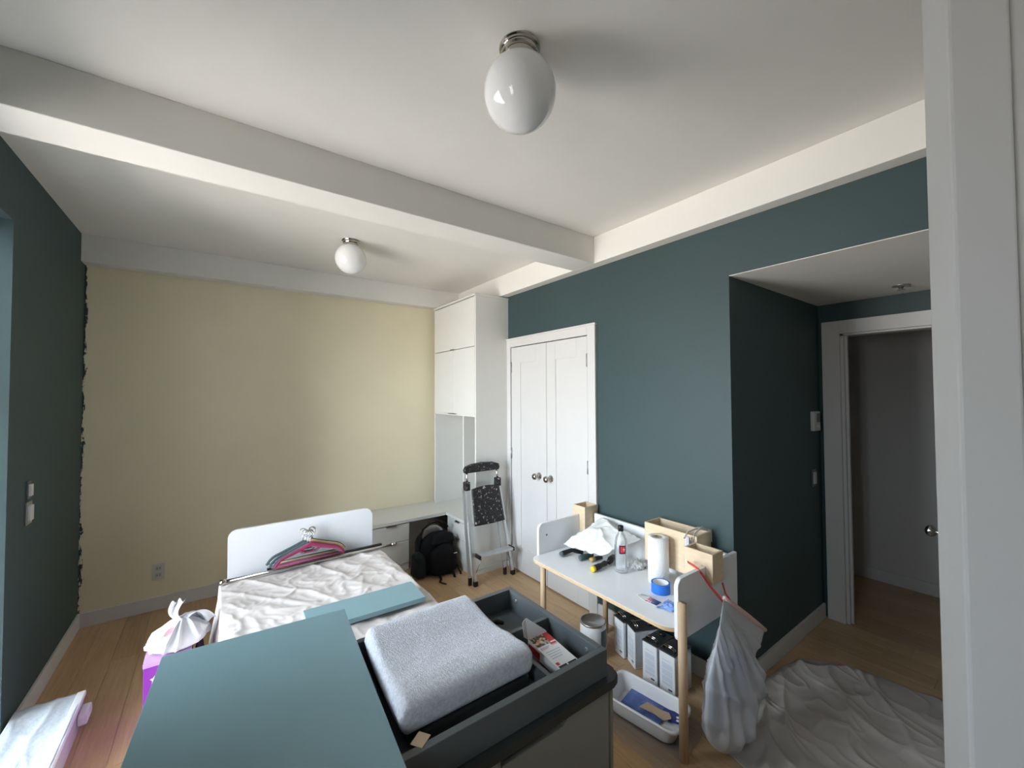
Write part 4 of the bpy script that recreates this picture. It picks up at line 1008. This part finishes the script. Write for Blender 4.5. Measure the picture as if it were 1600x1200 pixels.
# ---------------------------------------------------------------- left side: purple carton, bag, packed slab
pc = thing('purple_carton', 'tall purple carton standing between the bed and the teal wall', 'box', (-0.14, 2.55, 0))
pt = 0.345
t = MB(); t.box(-0.245, -0.080, 2.43, 2.70, 0.001, pt-0.02, bev=0.002); t.build('carton_body', M['purple'], pc)
t = MB(); t.box(-0.247, -0.078, 2.428, 2.702, pt-0.0195, pt, bev=0.001); t.build('lilac_rim', M['lilac'], pc)
t = MB(); t.prism([(-0.205, 0.285), (-0.198, 0.275), (-0.188, 0.272), (-0.198, 0.264), (-0.196, 0.252), (-0.207, 0.258), (-0.216, 0.252), (-0.214, 0.264), (-0.222, 0.272), (-0.212, 0.275)], 'y', 2.4285, 2.4295); t.build('white_star_print', M['plastic_white'], pc)
# knotted white bag on top of the carton
kb = thing('knotted_bag', 'white knotted plastic bag standing on the purple carton', 'bag', (-0.14, 2.56, pt))
t = MB()
def kfn(u, v):
    a = 2*PI*u
    z = pt+0.002+v*0.135
    k = (math.sin(min(1, (v+0.02)/0.10)*PI/2)**0.5)*(1-0.90*v**2.2)
    cx = -0.135+0.020*v; cy = 2.555-0.045*v
    f = fold((a*1.1, v*0.35), 2.1, 3.3, 0.35)
    rx, ry = 0.118*k, 0.115*k
    s = 1+0.34*(f-0.4)*(0.35+v)
    return (cx+rx*s*math.cos(a), cy+ry*s*math.sin(a), z)
t.grid(110, 40, kfn, closed_u=True)
t.build('bag_body', M['film_white'], kb)
t = MB(); ring = []
for i in range(20):
    a = 2*PI*i/19; ring.append((-0.115+0.018*math.cos(a), 2.510+0.016*math.sin(a), pt+0.125+0.005*math.sin(2*a)))
t.tube(ring, 0.009, n=10); t.build('knot', M['film_white'], kb)
t = MB()
def ear(p0, p1, p2, w0, w1, sd):
    def fn(u, v):
        a = Vector(p0)*(1-v)**2+Vector(p1)*2*v*(1-v)+Vector(p2)*v*v
        w = w0+(w1-w0)*v; cr_ = Vector((0.85, -0.5, 0.1)).normalized()
        return a+cr_*w*(u-0.5)+Vector((0, -1, 0))*0.012*math.sin(u*9+sd)*v+Vector((0, 0, 0.006*math.sin(u*14+sd)))*v
    t.grid(18, 16, fn)
ear((-0.125, 2.505, pt+0.125), (-0.170, 2.50, pt+0.160), (-0.130, 2.50, pt+0.218), 0.025, 0.062, 0)
ear((-0.115, 2.505, pt+0.125), (-0.060, 2.51, pt+0.180), (-0.035, 2.53, pt+0.085), 0.04, 0.115, 2)
t.build('bag_ears', M['film_white'], kb, solid=0.0008)
t = MB(); t.grid(10, 8, lambda u, v: (-0.180+0.028*u+0.010*v, 2.4725+0.012*v-0.010*u, pt+0.078+0.022*v+0.012*u)); t.build('red_print', M['red_dull'], kb)['label'] = 'faint red print showing on the bag'
plb = blob(-0.052, 2.60, 0.002, 0.335, 0.022, 0.10, taper=0.9, wob=0.004).build('plum_bag', M['plum'])
tag(plb, 'dark plum patterned bag squeezed between the purple carton and the bed', 'bag')

ws = thing('packed_slab', 'white foil-covered flat slab lying on the floor along the teal wall', 'panel', (-0.6, 2.1, 0))
t = MB(); 
def slabtop(u, v):
    x = -0.722+0.018+(0.216)*u; y = 1.25+1.535*v
    return (x, y, 0.130+0.0035*fold((x*3, y), 3, 1, 1)+0.003*noise.noise(Vector((x*18, y*9, 0))))
t.grid(40, 120, slabtop); t.build('foil_top', M['foam'], ws, solid=0.002)
t = MB(); t.box(-0.704, -0.490, 1.25, 2.785, 0.001, 0.127, bev=0.002); t.build('slab_body', M['pink_foam'], ws)
t = MB(); t.box(-0.512, -0.482, 1.25, 2.788, 0.112, 0.134, bev=0.004); t.build('white_edge', M['plastic_white'], ws)
t = MB(); t.box(-0.489, -0.455, 2.66, 2.76, 0.040, 0.088, bev=0.010); t.build('loose_corner', M['paper'], ws)

# ---------------------------------------------------------------- floor drop cloth in front of the niche
def floor_cloth():
    t = MB()
    # outline corners (x, y), counter-clockwise from the near left
    L0, L1 = [Vector(p) for p in ((1.70, 0.60), (1.775, 0.93))], None
    poly_l = [(1.62, 0.20), (1.68, 0.55), (1.760, 0.86), (1.80, 0.965), (2.04, 0.995), (2.36, 1.000)]
    poly_r = [(3.02, 0.05), (3.00, 0.20), (2.93, 0.38), (2.90, 0.60), (2.84, 0.78), (2.74, 0.95)]
    def lerp(P, k):
        i = min(int(k*(len(P)-1)), len(P)-2); f = k*(len(P)-1)-i
        return Vector((P[i][0]*(1-f)+P[i+1][0]*f, P[i][1]*(1-f)+P[i+1][1]*f))
    def fn(u, v):
        a = lerp(poly_l, v); b_ = lerp(poly_r, v); p = a*(1-u)+b_*u
        q = noise.noise_vector(Vector((p.x*5, p.y*5, 7)))*0.018
        x, y = p.x+q.x, min(p.y+q.y, 1.008)
        ed = min(1, min(u, 1-u)*14, min(v, 1-v)*14)
        al, ac = -0.49*x-0.87*y, 0.87*x-0.49*y
        r1 = fold((ac*1.5, al*0.45), 2.3, 2.4, 0.45)
        r2 = fold((ac*1.6+al*0.5, al*0.8), 3.6, 8.8, 0.6)
        r3 = fold((ac, al*0.6), 11.0, 5.5, 0.8)
        z = 0.004+0.034*r1+0.016*r2+0.006*r3+0.022*max(0, noise.noise(Vector((x*2.2, y*2.2, 1))))
        z = 0.003+(z-0.003)*(0.18+0.82*ed)
        dx, dy = x-1.594, y-0.981
        d2 = math.hypot(x-2.060, y-0.981)
        if d2 < 0.10: z = min(z, 0.003+0.3*max(0, d2-0.03))
        bx_ = math.hypot((x-1.82)/0.2, (y-0.895)/0.10)
        if bx_ < 1.3: z = min(z, 0.004+0.02*max(0, bx_-1.0)/0.3)
        return (x, y, z)
    t.grid(230, 200, fn); return t.build('floor_drop_cloth', M['canvas_floor'], solid=0.0015)
tag(floor_cloth(), 'rumpled grey canvas drop cloth on the floor in front of the niche', 'drop cloth')

# ---------------------------------------------------------------- switches, outlets, thermostat, ceiling sprinkler
o = thing('power_outlet', 'white double power outlet low on the yellow wall', 'outlet', (-0.318, YB-0.003, 0.268))
t = MB(); t.box(-0.353, -0.283, YB-0.006, YB-0.0005, 0.212, 0.325, bev=0.002); t.build('cover_plate', M['trim'], o)
for z in (0.244, 0.292):
    t = MB(); t.box(-0.335, -0.301, YB-0.009, YB-0.006, z-0.015, z+0.015, bev=0.002); s_ = t.build('socket', M['pink_foam'], o)
    t = MB(); t.box(-0.327, -0.324, YB-0.0095, YB-0.0089, z-0.006, z+0.006); t.box(-0.312, -0.309, YB-0.0095, YB-0.0089, z-0.006, z+0.006); t.build('slot', M['black_print'], s_)
def left_switch(y, z, hw, hh, label, bare):
    o = thing('light_switch', label, 'switch', (XL, y, z))
    t = MB(); t.box(XL+0.0005, XL+0.006, y-hw*1.7, y+hw*1.7, z-hh*1.5, z+hh*1.5, bev=0.001); t.build('wall_box', M['slate'] if not bare else M['steel'], o)
    t = MB(); t.box(XL+0.006, XL+0.016, y-hw, y+hw, z-hh, z+hh, bev=0.002); t.build('rocker', M['trim'], o)
left_switch(2.945, 1.081, 0.014, 0.028, 'small white rocker switch without cover plate, upper one on the teal wall', False)
left_switch(2.950, 0.972, 0.022, 0.036, 'larger white switch without cover plate below the small rocker', True)
o = thing('thermostat', 'white wall thermostat with grey screen in the niche', 'thermostat', (3.27, 1.027, 1.339))
t = MB(); t.box(3.215, 3.325, 1.003, 1.0265, 1.275, 1.405, bev=0.004); t.build('housing', M['trim'], o)
t = MB(); t.box(3.258, 3.315, 1.001, 1.0035, 1.332, 1.392, bev=0.0008, seg=1); t.build('display', M['screen'], o)
for x in (3.268, 3.298):
    t = MB(); t.box(x-0.008, x+0.010, 1.001, 1.0035, 1.296, 1.310, bev=0.0008, seg=1); t.build('button', M['plastic_white'], o)
o = thing('light_switch', 'white rocker switch on the niche wall below the thermostat', 'switch', (3.25, 1.027, 0.962))
t = MB(); t.box(3.215, 3.285, 1.0205, 1.0265, 0.905, 1.02, bev=0.002); t.build('cover_plate', M['screen'], o)
t = MB(); t.box(3.228, 3.275, 1.015, 1.0205, 0.922, 1.000, bev=0.002); t.build('rocker', M['trim'], o)
o = thing('sprinkler_head', 'small round metal sprinkler head in the niche ceiling', 'sprinkler', (3.13, 0.55, ZN))
t = MB(); t.lathe([(0, -0.0005), (0.040, -0.0005), (0.036, -0.006), (0.016, -0.010), (0, -0.010)], c=(3.13, 0.55, ZN), n=28); t.build('escutcheon', M['steel'], o)
t = MB(); t.lathe([(0, -0.010), (0.012, -0.010), (0.008, -0.022), (0.018, -0.024), (0.018, -0.026), (0, -0.026)], c=(3.13, 0.55, ZN), n=20); t.build('deflector', M['steel'], o)
